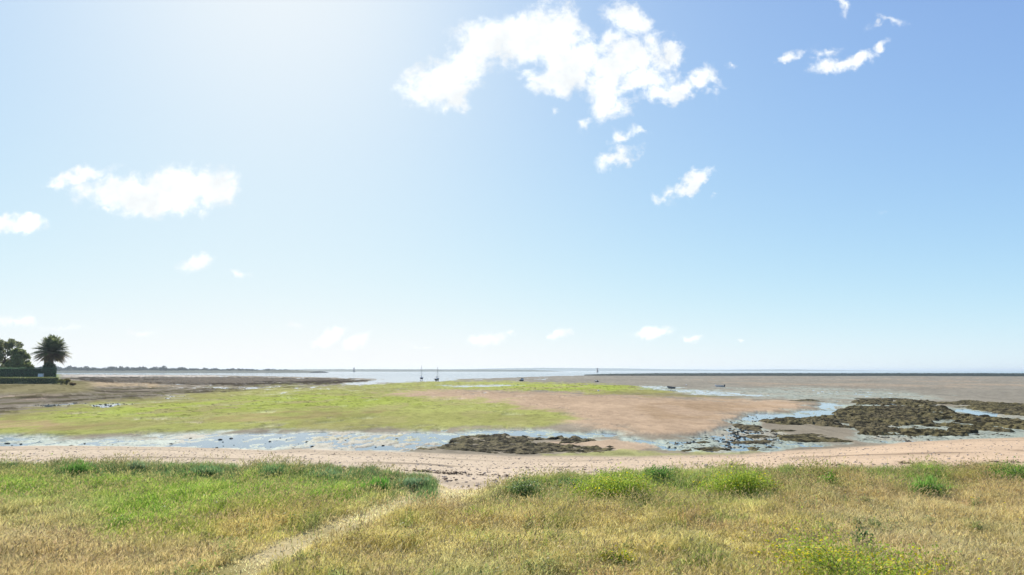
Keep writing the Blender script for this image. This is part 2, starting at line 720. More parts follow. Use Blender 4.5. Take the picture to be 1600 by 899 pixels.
rag = (fbm(gx / 3.2, gy / 6, 641, 6, .65) - .5) * 6.5


def paint(pts, c, soft=2.0, w=None, h=None, amount=1.0, noise=None):
    s = poly_sd(pts, U, Vv)
    a = sstep(-soft, soft, s + rag * min(soft, 3.0)) * amount
    if noise is not None:
        a = a * noise
    global col, wet, dz
    col = col + (c - col) * a[:, None]
    if w is not None:
        wet = wet + (w - wet) * a
    if h is not None:
        dz = dz + (h - dz) * a
    return a


patch = sstep(0.38, 0.62, fbm(gx / 5, gy / 9, 91, 5))
patch2 = sstep(0.40, 0.60, fbm(gx / 22, gy / 40, 93, 5))
# far flats, brownish grey
paint([(560, 584), (2200, 584), (2200, 640), (1200, 625), (1000, 606), (560, 600)], C_GREY, 1.5, 0.12)
paint([(1080, 592), (2200, 596), (2200, 608), (1200, 604)], sr_(176, 156, 130), 2.5, 0.2, amount=.6, noise=patch2)
# pale sand strips and dark weed on the left
paint([(-700, 603), (120, 600), (300, 603), (420, 604), (360, 612), (220, 626), (100, 634), (0, 646), (-700, 680)], C_PEB, 2.5, 0.1, 0.15)
paint([(-700, 596), (130, 595), (260, 600), (250, 604), (-700, 608)], sr_(186, 164, 130), 1.2, 0, amount=.9)
paint([(-700, 612), (60, 612), (90, 620), (40, 626), (-700, 628)], sr_(176, 158, 136), 2, 0.05, amount=.9, noise=patch)
paint([(110, 588), (250, 588), (420, 590), (560, 593), (580, 597), (540, 601), (380, 604), (250, 600), (120, 596)], C_DARK, 0.9, 0.0, 0.15)
paint([(100, 586), (340, 587), (340, 589), (100, 589)], C_SAND, 0.5, 0.1, 0.15)
# algae bands
a_main = paint([(-500, 655), (0, 652), (90, 640), (200, 630), (300, 618), (420, 604), (600, 602), (700, 612), (800, 624), (880, 640), (905, 656), (850, 667),
                (640, 669), (480, 671), (300, 676), (150, 683), (0, 684), (-500, 690)], C_ALGA, 4.0, 0.0, 0.12)
paint([(0, 640), (120, 630), (260, 620), (330, 606), (540, 605), (660, 609), (600, 612), (420, 612), (300, 626), (150, 642), (0, 656)], C_OLIVE, 3.0, 0.0, amount=.7)
paint([(60, 646), (200, 634), (330, 628), (480, 616), (600, 618), (680, 630), (560, 636), (380, 640), (200, 650), (80, 656)], C_ALGB, 5, amount=.75)
paint([(60, 664), (240, 658), (420, 648), (600, 642), (640, 646), (480, 654), (300, 664), (60, 674)], C_BROWN, 2.5, amount=.55, noise=patch)
paint([(-300, 660), (60, 658), (80, 668), (-300, 676)], sr_(182, 160, 118), 3, amount=.8)
paint([(440, 650), (700, 644), (880, 652), (860, 664), (600, 668), (440, 668)], C_OLIVE, 4, amount=.35)
# brown sand bar in the middle
paint([(590, 618), (700, 609), (820, 613), (950, 617), (1060, 624), (1240, 627), (1290, 634), (1240, 643), (1160, 650), (1140, 662), (1110, 678), (1040, 683),
       (960, 672), (900, 662), (860, 645), (780, 630), (700, 624)], C_TAN, 5.0, 0.0, 0.20)
paint([(620, 612), (900, 614), (900, 618), (720, 620), (620, 618)], C_TAN, 2, amount=.6)
paint([(960, 634), (1120, 628), (1260, 632), (1180, 644), (1100, 662), (1010, 660)], C_BROWN, 4, amount=.5, noise=patch)
# bright far algae
paint([(560, 605), (640, 597), (700, 595), (830, 597), (960, 601), (1020, 606), (1070, 613), (960, 617), (850, 612), (700, 609), (560, 608)], C_ALGA, 1.5, 0.0, 0.10)
paint([(760, 600), (960, 601), (1000, 606), (960, 612), (850, 611), (760, 606)], C_ALGB, 1.5, amount=.95)
paint([(980, 611), (1080, 612), (1130, 622), (1020, 622), (940, 616)], C_OLIVE, 2, amount=.7)
# sheets of standing water (bed below the water line) and glistening wet mud
pool = np.zeros(len(gx))


def wetbed(pts, soft=2.0, depth=-0.07, amount=1.0):
    global pool
    a = paint(pts, sr_(172, 182, 164), soft, 0.85, depth, amount)
    pool = np.maximum(pool, a)


wetbed([(-700, 686), (0, 682), (150, 684), (300, 677), (480, 671), (640, 672), (860, 668), (960, 676), (960, 684), (860, 681), (720, 680), (700, 692),
        (620, 708), (420, 706), (300, 701), (0, 700), (-700, 700)], 2.5, -0.122)
wetbed([(940, 676), (1040, 686), (1110, 682), (1140, 668), (1155, 652), (1220, 645), (1270, 640), (1310, 628), (1330, 634), (1310, 648), (1260, 655), (1190, 656),
        (1180, 668), (1210, 680), (1300, 690), (1240, 700), (1150, 708), (1040, 700), (990, 690)], 2.5, -0.118)
wetbed([(1330, 628), (1620, 640), (1620, 690), (1340, 688), (1300, 660)], 2.0, -0.09, .8)
wetbed([(1150, 653), (1200, 648), (1270, 648), (1308, 642), (1300, 630), (1326, 629), (1330, 640), (1290, 656), (1200, 658)], 1.5, -0.22)
wetbed([(1370, 627), (1450, 629), (1450, 632), (1380, 630)], 1.0, -0.2)
wetbed([(1493, 635), (1530, 640), (1565, 650), (1620, 655), (1750, 660), (1750, 666), (1610, 661), (1550, 656), (1510, 646)], 1.2, -0.22)
wetbed([(1060, 682), (1120, 676), (1150, 666), (1172, 676), (1150, 686), (1080, 690)], 2, -0.12, .8)
wetbed([(1120, 608), (1260, 606), (1400, 612), (1480, 622), (1400, 628), (1260, 624), (1140, 620)], 3.0, -0.14, .6)
wetbed([(1000, 602), (1045, 603), (1050, 608), (1010, 609)], 1.0, -0.2)
wetbed([(990, 602), (1140, 612), (1180, 618), (1120, 618), (1040, 610)], 1.0, -0.14, .8)
wetbed([(540, 599), (620, 590), (690, 590), (700, 594), (620, 598), (570, 603)], 0.8, -0.22)
wetbed([(690, 603), (790, 601), (800, 603), (700, 605)], 0.5, -0.2)
# green film in the middle of the wet sheet, sand bank beside the reef
paint([(440, 680), (640, 676), (900, 672), (900, 682), (720, 682), (620, 690), (440, 690)], C_ALGA, 3, amount=.45, noise=patch)
paint([(860, 690), (960, 687), (1030, 700), (1000, 706), (930, 700)], C_TAN, 2, 0.2, 0.06, .85)
paint([(850, 708), (1000, 704), (1180, 706), (1180, 712), (1000, 716), (850, 714)], C_ALGA, 1.5, 0.2, 0.10, .7)
# open water
far = poly_sd([(-3000, 578), (4000, 578), (4000, 583.2), (1300, 583.2), (1000, 585.0), (860, 587.5), (760, 591), (690, 592), (600, 592), (540, 590), (330, 586), (90, 584.5),
               (-3000, 585)], u0_, v0_)
fa = sstep(-0.4, 0.5, far)
dz = dz * (1 - fa) - 1.0 * fa
# mud ripples breaking the surface of the standing water
mott = (fbm(gx / 0.9, gy / 1.8, 131, 5, .7) - .47) * 0.34 + (fbm(gx / 5, gy / 10, 137, 3) - .5) * 0.14
dz = dz + mott * pool * (1 - fa)
dz = dz + (fbm(gx / 14, gy / 22, 139, 4) - .5) * 0.14 * pool * (1 - fa)

# brown and green weed patches on the stony left shore
lp = sstep(.50, .60, fbm(gx / 4, gy / 10, 651, 6, .6))
paint([(-700, 606), (120, 603), (330, 605), (480, 606), (340, 614), (200, 624), (100, 634), (0, 646), (-700, 680)], sr_(96, 92, 62), 2.5, 0, amount=.75, noise=lp)
lp2 = sstep(.52, .62, fbm(gx / 6, gy / 14, 653, 6, .6))
paint([(-700, 606), (120, 600), (330, 603), (540, 600), (340, 614), (200, 624), (100, 634), (0, 646), (-700, 680)], sr_(74, 66, 52), 2.5, 0, amount=.75, noise=lp2)
# thin drainage runnels and puddles
run = 1 - sstep(.012, .035, np.abs(fbm(gx / 26, gy / 60, 661, 5, .55) - .5))
run = run * sstep(.50, .60, fbm(gx / 40, gy / 60, 663, 3))
pud = sstep(.66, .72, fbm(gx / 3.5, gy / 7, 667, 5, .6))
gate = (r_ > sh_ + 12) & (np.abs(az_) < 1.3)
rp = np.clip(run * .9 + pud * .7, 0, 1) * gate * (1 - fa) * (1 - .85 * sstep(850, 1000, u0_)) * (1 - .5 * sstep(660, 650, v0_) * 0)
dz = dz - rp * (dz + .16 + .03)
wet = np.maximum(wet, rp * .8)
# texture of the flats: ripples, weed specks, drained streaks
tx = (fbm(gx / 0.9, gy / 2.2, 611, 5, .62) - .5)
t2 = (fbm(gx / 7, gy / 14, 613, 5, .6) - .5)
t3 = (fbm(gx / 30, gy / 60, 617, 5, .6) - .5)
col = col * (1 + tx * .5 + t2 * .35 + t3 * .3)[:, None]
greenish = np.clip((col[:, 1] - col[:, 0] * .93) / (col[:, 1] + 1e-4) * 5, 0, 1)
bare = greenish * sstep(.52, .66, fbm(gx / 5, gy / 9, 619, 6, .6)) * .55
col = col + (C_TAN * .8 - col) * bare[:, None]
speck = greenish * sstep(.63, .70, fbm(gx / .8, gy / 1.6, 623, 4, .6)) * .6
col = col * (1 - speck)[:, None]
col = col * 0.76

# beach and meadow colours
beach = (r_ >= ge_) & (r_ <= sh_)
tb = np.clip((r_ - ge_) / (sh_ - ge_), 0, 1)
side = sstep(600, 1500, u0_)
bc = C_BEACH[None, :] * (1 - side[:, None]) + C_BEACH2[None, :] * side[:, None]
bn = 1 + (fbm(gx / 2.5, gy / 1.2, 141, 5) - .5)[:, None] * 0.25
bc = bc * bn
wl = np.exp(-((tb - 0.45 + nA * 0.25) / 0.03) ** 2) * patch * 0.5 + np.exp(-((tb - 0.15 + nA * 0.2) / 0.04) ** 2) * patch2 * 0.28 + np.exp(-((tb - 0.8 + nB * 0.15) / 0.02) ** 2) * patch * 0.3      # faint line of shell and weed
bc = bc * (1 - wl[:, None])
bc = bc * (1 - 0.16 * sstep(0.75, 1.0, tb)[:, None])
blend_low = sstep(-0.5, 2.5, r_ - sh_)
is_flat = flat.astype(float)
z = z0.copy()
land_left = sstep(0.3, 1.2, z0)
z = z + np.where(flat, dz * blend_low * (1 - land_left), (fbm(gx / 1.2, gy / 1.2, 151, 4) - .5) * 0.05)
col = np.where(flat[:, None], col, bc)
wet = np.where(flat, wet, 0.0)
edge = sstep(0.0, 1.2, r_ - sh_)[:, None]
col = np.where(flat[:, None], bc * (1 - edge) + col * edge, col)
# left land
ll = (land_left * flat)[:, None]
lc = C_STRAW[None, :] * (0.8 + 0.5 * fbm(gx / 4, gy / 6, 161, 5))[:, None]
lc = lc + (sr_(84, 80, 52) - lc) * (sstep(.45, .6, fbm(gx / 3, gy / 12, 163, 5, .6)) * .6)[:, None]
lawn = (sstep(-33.7, -34.2, np.degrees(az_)) * sstep(192, 194, gy) * flat)[:, None]
col = col * (1 - ll) + lc * ll
col = col * (1 - lawn) + sr_(108, 124, 62)[None, :] * lawn
wet = wet * (1 - ll[:, 0])
# meadow soil
mead = r_ < ge_ + 0.4 * nC
mc = sr_(140, 130, 84)[None, :] * (0.8 + 0.5 * fbm(gx / 1.5, gy / 1.5, 171, 4))[:, None]
PATH = [(250, 930), (420, 860), (520, 815), (590, 790), (650, 768), (700, 752), (760, 756), (740, 775), (685, 785), (630, 797), (580, 817), (510, 845),
        (410, 890), (340, 930)]
path_sd = poly_sd(PATH, u0_ + nA * 30, v0_ + nC * 6)
pa = sstep(-9, 1, path_sd)[:, None]
mc = mc * (1 - pa) + (sr_(190, 174, 132)[None, :] * (0.8 + 0.4 * fbm(gx / .5, gy / .5, 173, 4))[:, None]) * pa
mead = mead | (np.abs(az_) >= 1.3)
col = np.where(mead[:, None], mc, col)
wet = np.where(mead, 0, wet)

nr, na = RR.shape
idx = np.arange(nr * na).reshape(nr, na)
a = idx[:-1, :]
b = np.roll(idx, -1, axis=1)[:-1, :]
c = np.roll(idx, -1, axis=1)[1:, :]
d = idx[1:, :]
quads = np.stack((a, d, c, b), axis=-1).reshape(-1, 4)
cap = idx[0, ::-1]
V3 = np.stack((gx, gy, z), axis=1)
ff = quads.ravel()[::1]
quads = quads[:, ::-1]
g = np_mesh('ground', V3, quads.ravel(), np.full(len(quads), 4), M['ground'], col=np.clip(col, 0.005, 0.9), wet=np.clip(wet, 0, 1), smooth=True)
tag(g, kind='structure')
del quads

# water sheet at sea level
wa = np.concatenate((np.radians(np.arange(-60, 60.1, 2.0)),))
wr = np.array([38, 60, 100, 200, 400, 900, 2000, 5000, 12000, 26000.0])
WA, WR = np.meshgrid(wa, wr)
wv = np.stack(((WR * np.sin(WA)).ravel(), (WR * np.cos(WA)).ravel(), np.zeros(WA.size)), axis=1)
wi = np.arange(WA.size).reshape(WA.shape)
wq = np.stack((wi[:-1, :-1], wi[:-1, 1:], wi[1:, 1:], wi[1:, :-1]), axis=-1).reshape(-1, 4)[:, ::-1]
wo = np_mesh('water', wv, wq.ravel(), np.full(len(wq), 4), M['water'], smooth=True)
tag(wo, kind='structure')

# ------------------------------------------------------------------ reefs


def reef(name, pts, H, label, cat='reef', rough=0.16, step=0.045, rstep=0.14, warp=1.0, cols=None, seed=0, hole=0.0):
    P = [on_plane(px, py) for px, py in pts]
    azs = [math.degrees(math.atan2(p.x, p.y)) for p in P]
    rs = [math.hypot(p.x, p.y) for p in P]
    A = np.radians(np.arange(min(azs) - 0.8, max(azs) + 0.8, step))
    r0, r1 = min(rs) * 0.97, max(rs) * 1.05
    Rr = np.arange(r0, r1, rstep)
    AA, RR = np.meshgrid(A, Rr)
    x, y = (RR * np.sin(AA)).ravel(), (RR * np.cos(AA)).ravel()
    u, v = project(x, y, np.zeros_like(x))
    k = rs[0] / 50.0
    n1 = fbm(x / (4 * k), y / (4 * k), 200 + seed, 6) - .5
    n2 = fbm(x / (4 * k), y / (4 * k), 240 + seed, 6) - .5
    s = poly_sd(pts, u + n1 * 70 * warp, v + n2 * 9 * warp)
    m = sstep(-1.6, 2.2, s)
    m = m * (1 - hole * sstep(0.56, 0.64, fbm(x / (2.6 * k), y / (5 * k), 260 + seed, 5)))
    f = fbm(x / 0.7, y / 0.7, 280 + seed, 4, .6)
    rid = 1 - np.abs(fbm(x / 1.7, y / 1.7, 290 + seed, 4) - .5) * 4
    z = -0.30 + m * (0.36 + H * (0.45 + 0.55 * fbm(x / 5, y / 5, 270 + seed, 3))) + (m ** 0.7) * rough * ((f - .5) * 2.2 + rid * 0.45)
    cA, cB = cols or (sr_(46, 43, 32), sr_(100, 92, 68))
    t = sstep(0.35, 0.65, fbm(x / 0.5, y / 0.5, 300 + seed, 4))[:, None]
    t2 = sstep(0.4, 0.6, fbm(x / 6, y / 12, 310 + seed, 4))[:, None]
    cc = cA * (1 - t) + cB * t
    cc = cc * (1 - .35 * t2) + (cc * np.array([1.15, 1.2, .8])) * .35 * t2
    nrr, naa = RR.shape
    I = np.arange(nrr * naa).reshape(nrr, naa)
    q = np.stack((I[:-1, :-1], I[:-1, 1:], I[1:, 1:], I[1:, :-1]), axis=-1).reshape(-1, 4)[:, ::-1]
    keep = z[q].max(axis=1) > -0.12
    q = q[keep]
    used, inv = np.unique(q.ravel(), return_inverse=True)
    cen = np.array([x[used].mean(), y[used].mean(), 0])
    V = np.stack((x[used], y[used], z[used]), axis=1) - cen
    o = np_mesh(name, V, inv.astype(np.int32), np.full(len(q), 4), M['rock'], col=np.clip(cc[used], 0.004, 1), smooth=True)
    o.location = cen
    tag(o, label, cat, group='dark seaweed covered rock beds on the flats')
    return o


reef('seaweed_reef', [(628, 706), (690, 698), (712, 695), (706, 689), (722, 682), (770, 680), (830, 686), (880, 684), (940, 693), (905, 698), (940, 701), (1000, 711),
                      (930, 715), (850, 713), (790, 713), (730, 709), (650, 709)], 0.12,
     'dark brown weed-covered rock bed alone in shallow water beside the middle of the beach', seed=1, rough=.18, hole=.45)
reef('seaweed_reef', [(1190, 657), (1240, 655), (1290, 652), (1310, 644), (1320, 633), (1345, 627), (1400, 624), (1450, 631), (1480, 637), (1500, 643), (1505, 650), (1560, 655),
                      (1620, 662), (1760, 667), (1760, 688), (1620, 676), (1570, 680), (1530, 676), (1500, 682), (1440, 684), (1370, 681), (1330, 676), (1260, 670), (1210, 663)], 0.22,
     'largest dark olive rock bed, spreading to the right edge behind the sand beach', seed=2, rough=.26, hole=.5, rstep=.22)
reef('seaweed_reef', [(1440, 630), (1500, 627), (1600, 629), (1760, 631), (1760, 652), (1610, 654), (1560, 650), (1530, 638), (1470, 635)], 0.25,
     'dark rock bed farthest right, beyond the pale water channel behind the largest bed', seed=3, rough=.2, hole=.3, rstep=.3)
reef('seaweed_reef', [(1215, 682), (1270, 680), (1310, 684), (1360, 691), (1300, 694), (1230, 691)], 0.12,
     'narrow dark weedy rock strip between the largest bed and the sand beach', seed=4, rough=.12)
reef('seaweed_reef', [(1085, 700), (1130, 697), (1200, 700), (1260, 702), (1200, 706), (1100, 705)], 0.06,
     'thin dark weed streak at the foot of the beach, nearest to the sand', seed=5, rough=.08, hole=.4)
reef('seaweed_reef', [(1140, 664), (1165, 662), (1195, 668), (1200, 674), (1160, 671)], 0.12,
     'small dark rock hump in pale water at the tip of the brown sand bar', seed=6, rough=.12, warp=.7)
reef('seaweed_reef', [(1152, 680), (1190, 679), (1215, 686), (1170, 686)], 0.08,
     'small dark rock patch in the puddled mud just left of the narrow strip', seed=7, rough=.1, warp=.7)
reef('seaweed_reef', [(1058, 704), (1085, 702), (1082, 706), (1060, 707)], 0.07,
     'tiny dark weed patch left of the thin streak at the foot of the beach', seed=12, rough=.08, warp=.5)
reef('seaweed_reef', [(1062, 691), (1100, 689), (1120, 692), (1090, 694), (1066, 693)], 0.07,
     'flat dark weed patch in puddled mud between the two sand banks', seed=13, rough=.08, warp=.5)
reef('seaweed_reef', [(1140, 690), (1200, 688), (1225, 692), (1180, 695), (1145, 693)], 0.08,
     'ragged dark rock patch just above the thin weed streak', seed=14, rough=.1, warp=.6, hole=.4)
reef('seaweed_reef', [(1196, 672), (1225, 670), (1262, 674), (1240, 678), (1205, 676)], 0.1,
     'small dark rock patch between the narrow strip and the left tip of the largest bed', seed=15, rough=.1, warp=.6)
reef('seaweed_reef', [(1220, 626), (1260, 623), (1300, 626), (1300, 629), (1245, 629)], 0.10,
     'thin dark weed line on the flats beyond the end of the brown sand bar', seed=8, rough=.1, rstep=.3, warp=.5)
reef('seaweed_reef', [(1330, 623), (1400, 621), (1440, 623), (1430, 626), (1350, 627)], 0.12,
     'slim dark rock ledge along the far edge of the largest bed', seed=9, rough=.12, rstep=.3, warp=.5)
reef('seaweed_reef', [(150, 591), (300, 590), (420, 591), (520, 593), (560, 595), (520, 596), (400, 597), (430, 600), (300, 600), (180, 598)], 0.3,
     'long brown weed bed on the left flats, in front of the far water', seed=10, rough=.5, rstep=1.2, step=.06, warp=.25,
     cols=(sr_(58, 50, 40), sr_(88, 76, 62)), hole=.5)
reef('seaweed_reef', [(915, 586.4), (960, 585.2), (1030, 584.4), (1200, 584.2), (1500, 584.4), (1800, 584.6), (1800, 588.2), (1500, 587.6), (1200, 587.2), (1050, 587.4), (930, 587.2)], 1.6,
     'long low black rock ridge stretched along the horizon on the right', seed=11, rough=1.5, rstep=4, step=.07, warp=.06,
     cols=(sr_(34, 42, 42), sr_(54, 62, 56)))

# loose stones and weed clumps lying on the flats and on the beach


def lumps(name, n, sampler, size, mat, c0, c1, squash=0.5, seed=0):
    rg = np.random.default_rng(seed)
    ico = [(0, 0, 1)] + [(math.cos(t) * .9, math.sin(t) * .9, .42) for t in np.arange(5) * 2 * math.pi / 5] + \
          [(math.cos(t) * .95, math.sin(t) * .95, -.3) for t in (np.arange(5) + .5) * 2 * math.pi / 5]
    F = [(0, 1 + k, 1 + (k + 1) % 5) for k in range(5)] + [(1 + k, 6 + k, 1 + (k + 1) % 5) for k in range(5)] + \
        [(1 + (k + 1) % 5, 6 + k, 6 + (k + 1) % 5) for k in range(5)]
    ico = np.array(ico)
    F = np.array(F)
    pts = sampler(n, rg)
    n = len(pts)
    s = size[0] + (size[1] - size[0]) * rg.random(n) ** 3
    an = rg.random(n) * 6.28
    jit = 1 + (rg.random((n, 11, 3)) - .5) * 0.5
    P = ico[None] * jit
    P[:, :, 2] *= squash
    P[:, :, 0] *= (0.8 + rg.random(n) * 1.0)[:, None]
    ca, sa = np.cos(an)[:, None], np.sin(an)[:, None]
    X = P[:, :, 0] * ca - P[:, :, 1] * sa
    Y = P[:, :, 0] * sa + P[:, :, 1] * ca
    P[:, :, 0], P[:, :, 1] = X, Y
    P = P * s[:, None, None] + pts[:, None, :]
    cc = c0 + (c1 - c0) * rg.random(n)[:, None]
    cc = np.repeat(cc, 11, axis=0)
    faces = (F[None] + (np.arange(n) * 11)[:, None, None]).reshape(-1, 3)
    return np_mesh(name, P.reshape(-1, 3), faces.ravel(), np.full(len(faces), 3), mat, col=cc, smooth=True)


def px_sampler(boxes, zfun=None):
    def f(n, rg):
        out = []
        for (x0, y0, x1, y1, k) in boxes:
            for _ in range(int(n * k)):
                p = on_plane(x0 + (x1 - x0) * rg.random(), y0 + (y1 - y0) * rg.random(), 0.1)
                out.append((p.x, p.y, 0.02))
        return np.array(out)
    return f


o = lumps('scattered_stones', 7000, px_sampler([(0, 682, 620, 700, .012), (1040, 650, 1220, 700, .12), (1140, 655, 1330, 690, .1), (1300, 676, 1600, 690, .1),
                                                (0, 604, 330, 640, .5), (80, 640, 620, 662, .08), (300, 605, 560, 612, .05)]), (0.03, 0.18), M['rock'], sr_(58, 56, 44), sr_(112, 104, 86), .5, 3)
tag(o, 'loose dark stones and weed clumps strewn over wet mud', 'stones', kind='stuff')


def beach_sampler(curves, spread):
    def f(n, rg):
        out = []
        for (x0, y0, x1, y1, k, zz) in curves:
            for _ in range(int(n * k)):
                t = rg.random()
                p = on_plane(x0 + (x1 - x0) * t, y0 + (y1 - y0) * t + rg.normal() * spread, zz)
                zg = garden_z(p.x, p.y)
                for _i in range(3):
                    p = on_plane(x0 + (x1 - x0) * t, y0 + (y1 - y0) * t + 0, zg)
                    zg = garden_z(p.x, p.y)
                out.append((p.x + rg.normal() * .12, p.y + rg.normal() * .3, zg + 0.01))
        return np.array(out)
    return f


o = lumps('seaweed_wrack', 900, beach_sampler([(640, 734, 715, 737, .34, 2.9), (715, 738, 800, 741, .08, 2.9), (640, 745, 710, 749, .06, 3), (1130, 724, 1165, 726, .1, 2.2),
                                               (1410, 724, 1445, 725, .08, 2.5), (1500, 729, 1560, 727, .16, 2.9), (1560, 724, 1600, 723, .1, 2.6), (1300, 726, 1330, 727, .05, 2.6)], 0.8),
         (0.02, 0.07), M['rock'], sr_(70, 60, 46), sr_(120, 100, 82), .35, 4)
tag(o, 'dark dried seaweed left in broken lines along the upper beach', 'seaweed', kind='stuff')


def beach_all(n, rg):
    azs = np.radians(rg.uniform(-40, 40, n))
    ge = np.interp(azs, GE_A, GE_D)
    sh = np.interp(azs, SH_A, SH_D)
    r = ge + (sh - ge) * rg.random(n) ** 1.3
    x, y = r * np.sin(azs), r * np.cos(azs)
    z, *_ = base_height(x, y)
    return np.stack((x, y, z + 0.005), axis=1)


o = lumps('beach_pebbles', 9000, beach_all, (0.012, 0.06), M['rock'], sr_(120, 100, 88), sr_(205, 190, 172), .5, 5)
tag(o, 'small pale and brown pebbles sprinkled over the pink sand beach', 'pebbles', kind='stuff')

# ------------------------------------------------------------------ meadow grass
C_DRY = sr_(194, 178, 120)
C_PINK = sr_(184, 162, 130)
C_YEL = sr_(156, 158, 70)
C_GRN = sr_(116, 150, 56)
C_BRI = sr_(134, 162, 64)
C_BLU = sr_(92, 120, 74)
C_MIX = sr_(162, 154, 92)


def zone_cols(x, y, zz):
    """colour, height factor and path factor of the meadow at a point"""
    u, v = project(x, y, zz)
    n1 = fbm(x / 1.6, y / 1.6, 401, 5) - .5
    n2 = fbm(x / 1.6, y / 1.6, 411, 5) - .5
    U, Vq = u + n1 * 160, v + n2 * 34
    c = np.tile(C_MIX, (len(x), 1))
    h = np.ones(len(x))

    def z_(pts, cc, soft, amt, hh=None):
        nonlocal c, h
        a = sstep(-soft, soft, poly_sd(pts, U, Vq)) * amt
        c = c + (cc - c) * a[:, None]
        if hh is not None:
            h = h + (hh - h) * a
    # patches of other plants, a step or two across
    for sd_, cc_, lo_, am_, wl_ in ((461, sr_(136, 160, 70), .55, .5, 1.8), (463, sr_(178, 138, 108), .57, .5, 1.5), (467, sr_(196, 184, 126), .54, .6, .9),
                                    (469, sr_(92, 116, 54), .59, .65, .9), (471, sr_(156, 162, 118), .56, .5, 2.4)):
        a_ = sstep(lo_, lo_ + .05, fbm(x / wl_, y / wl_, sd_, 5, .6)) * am_
        c = c + (cc_ - c) * a_[:, None]
    z_([(-400, 735), (640, 735), (690, 760), (600, 775), (480, 800), (300, 830), (-400, 810)], C_GRN, 9, .72, 1.15)
    z_([(-300, 745), (560, 745), (560, 775), (420, 785), (200, 790), (-300, 775)], C_BRI, 8, .65, 1.0)
    z_([(150, 800), (260, 790), (290, 825), (200, 840), (120, 830)], C_BRI, 7, .7, .9)
    z_([(330, 790), (520, 790), (440, 850), (250, 870), (180, 850)], C_YEL, 8, .4)
    z_([(-300, 780), (110, 785), (200, 840), (400, 850), (360, 870), (250, 940), (-400, 960)], C_PINK, 12, .55, .9)
    z_([(380, 800), (500, 800), (470, 820), (380, 850)], C_DRY, 6, .4, .8)
    z_([(-400, 722), (500, 722), (640, 742), (690, 758), (560, 764), (480, 742), (-400, 738)], C_BLU, 4, .85, 1.1)
    z_([(560, 740), (700, 750), (690, 768), (600, 775), (560, 765)], C_BLU, 5, .8, 1.0)
    z_([(780, 740), (1180, 730), (1300, 735), (1280, 770), (1050, 800), (880, 800), (760, 790)], C_GRN, 9, .45, 1.0)
    z_([(1160, 738), (2000, 735), (2000, 790), (1500, 790), (1200, 800)], sr_(156, 142, 90), 9, .55)
    z_([(1380, 735), (1480, 735), (1470, 775), (1390, 775)], C_GRN, 6, .8, 1.15)
    z_([(1540, 730), (1900, 730), (1900, 760), (1560, 750)], C_GRN, 5, .8, 1.0)
    z_([(1180, 780), (2000, 770), (2000, 940), (1400, 940), (1350, 860)], C_PINK, 14, .42, .9)
    z_([(900, 820), (1250, 820), (1200, 870), (940, 860)], C_DRY, 10, .5)
    z_([(440, 850), (900, 800), (1000, 900), (700, 960), (420, 960)], C_DRY, 12, .25)
    p = sstep(-5, 2, poly_sd(PATH, u + n1 * 30, v + n2 * 12))
    c = c + (sr_(206, 190, 146) - c) * (p * .9)[:, None]
    return c, h, p, u, v


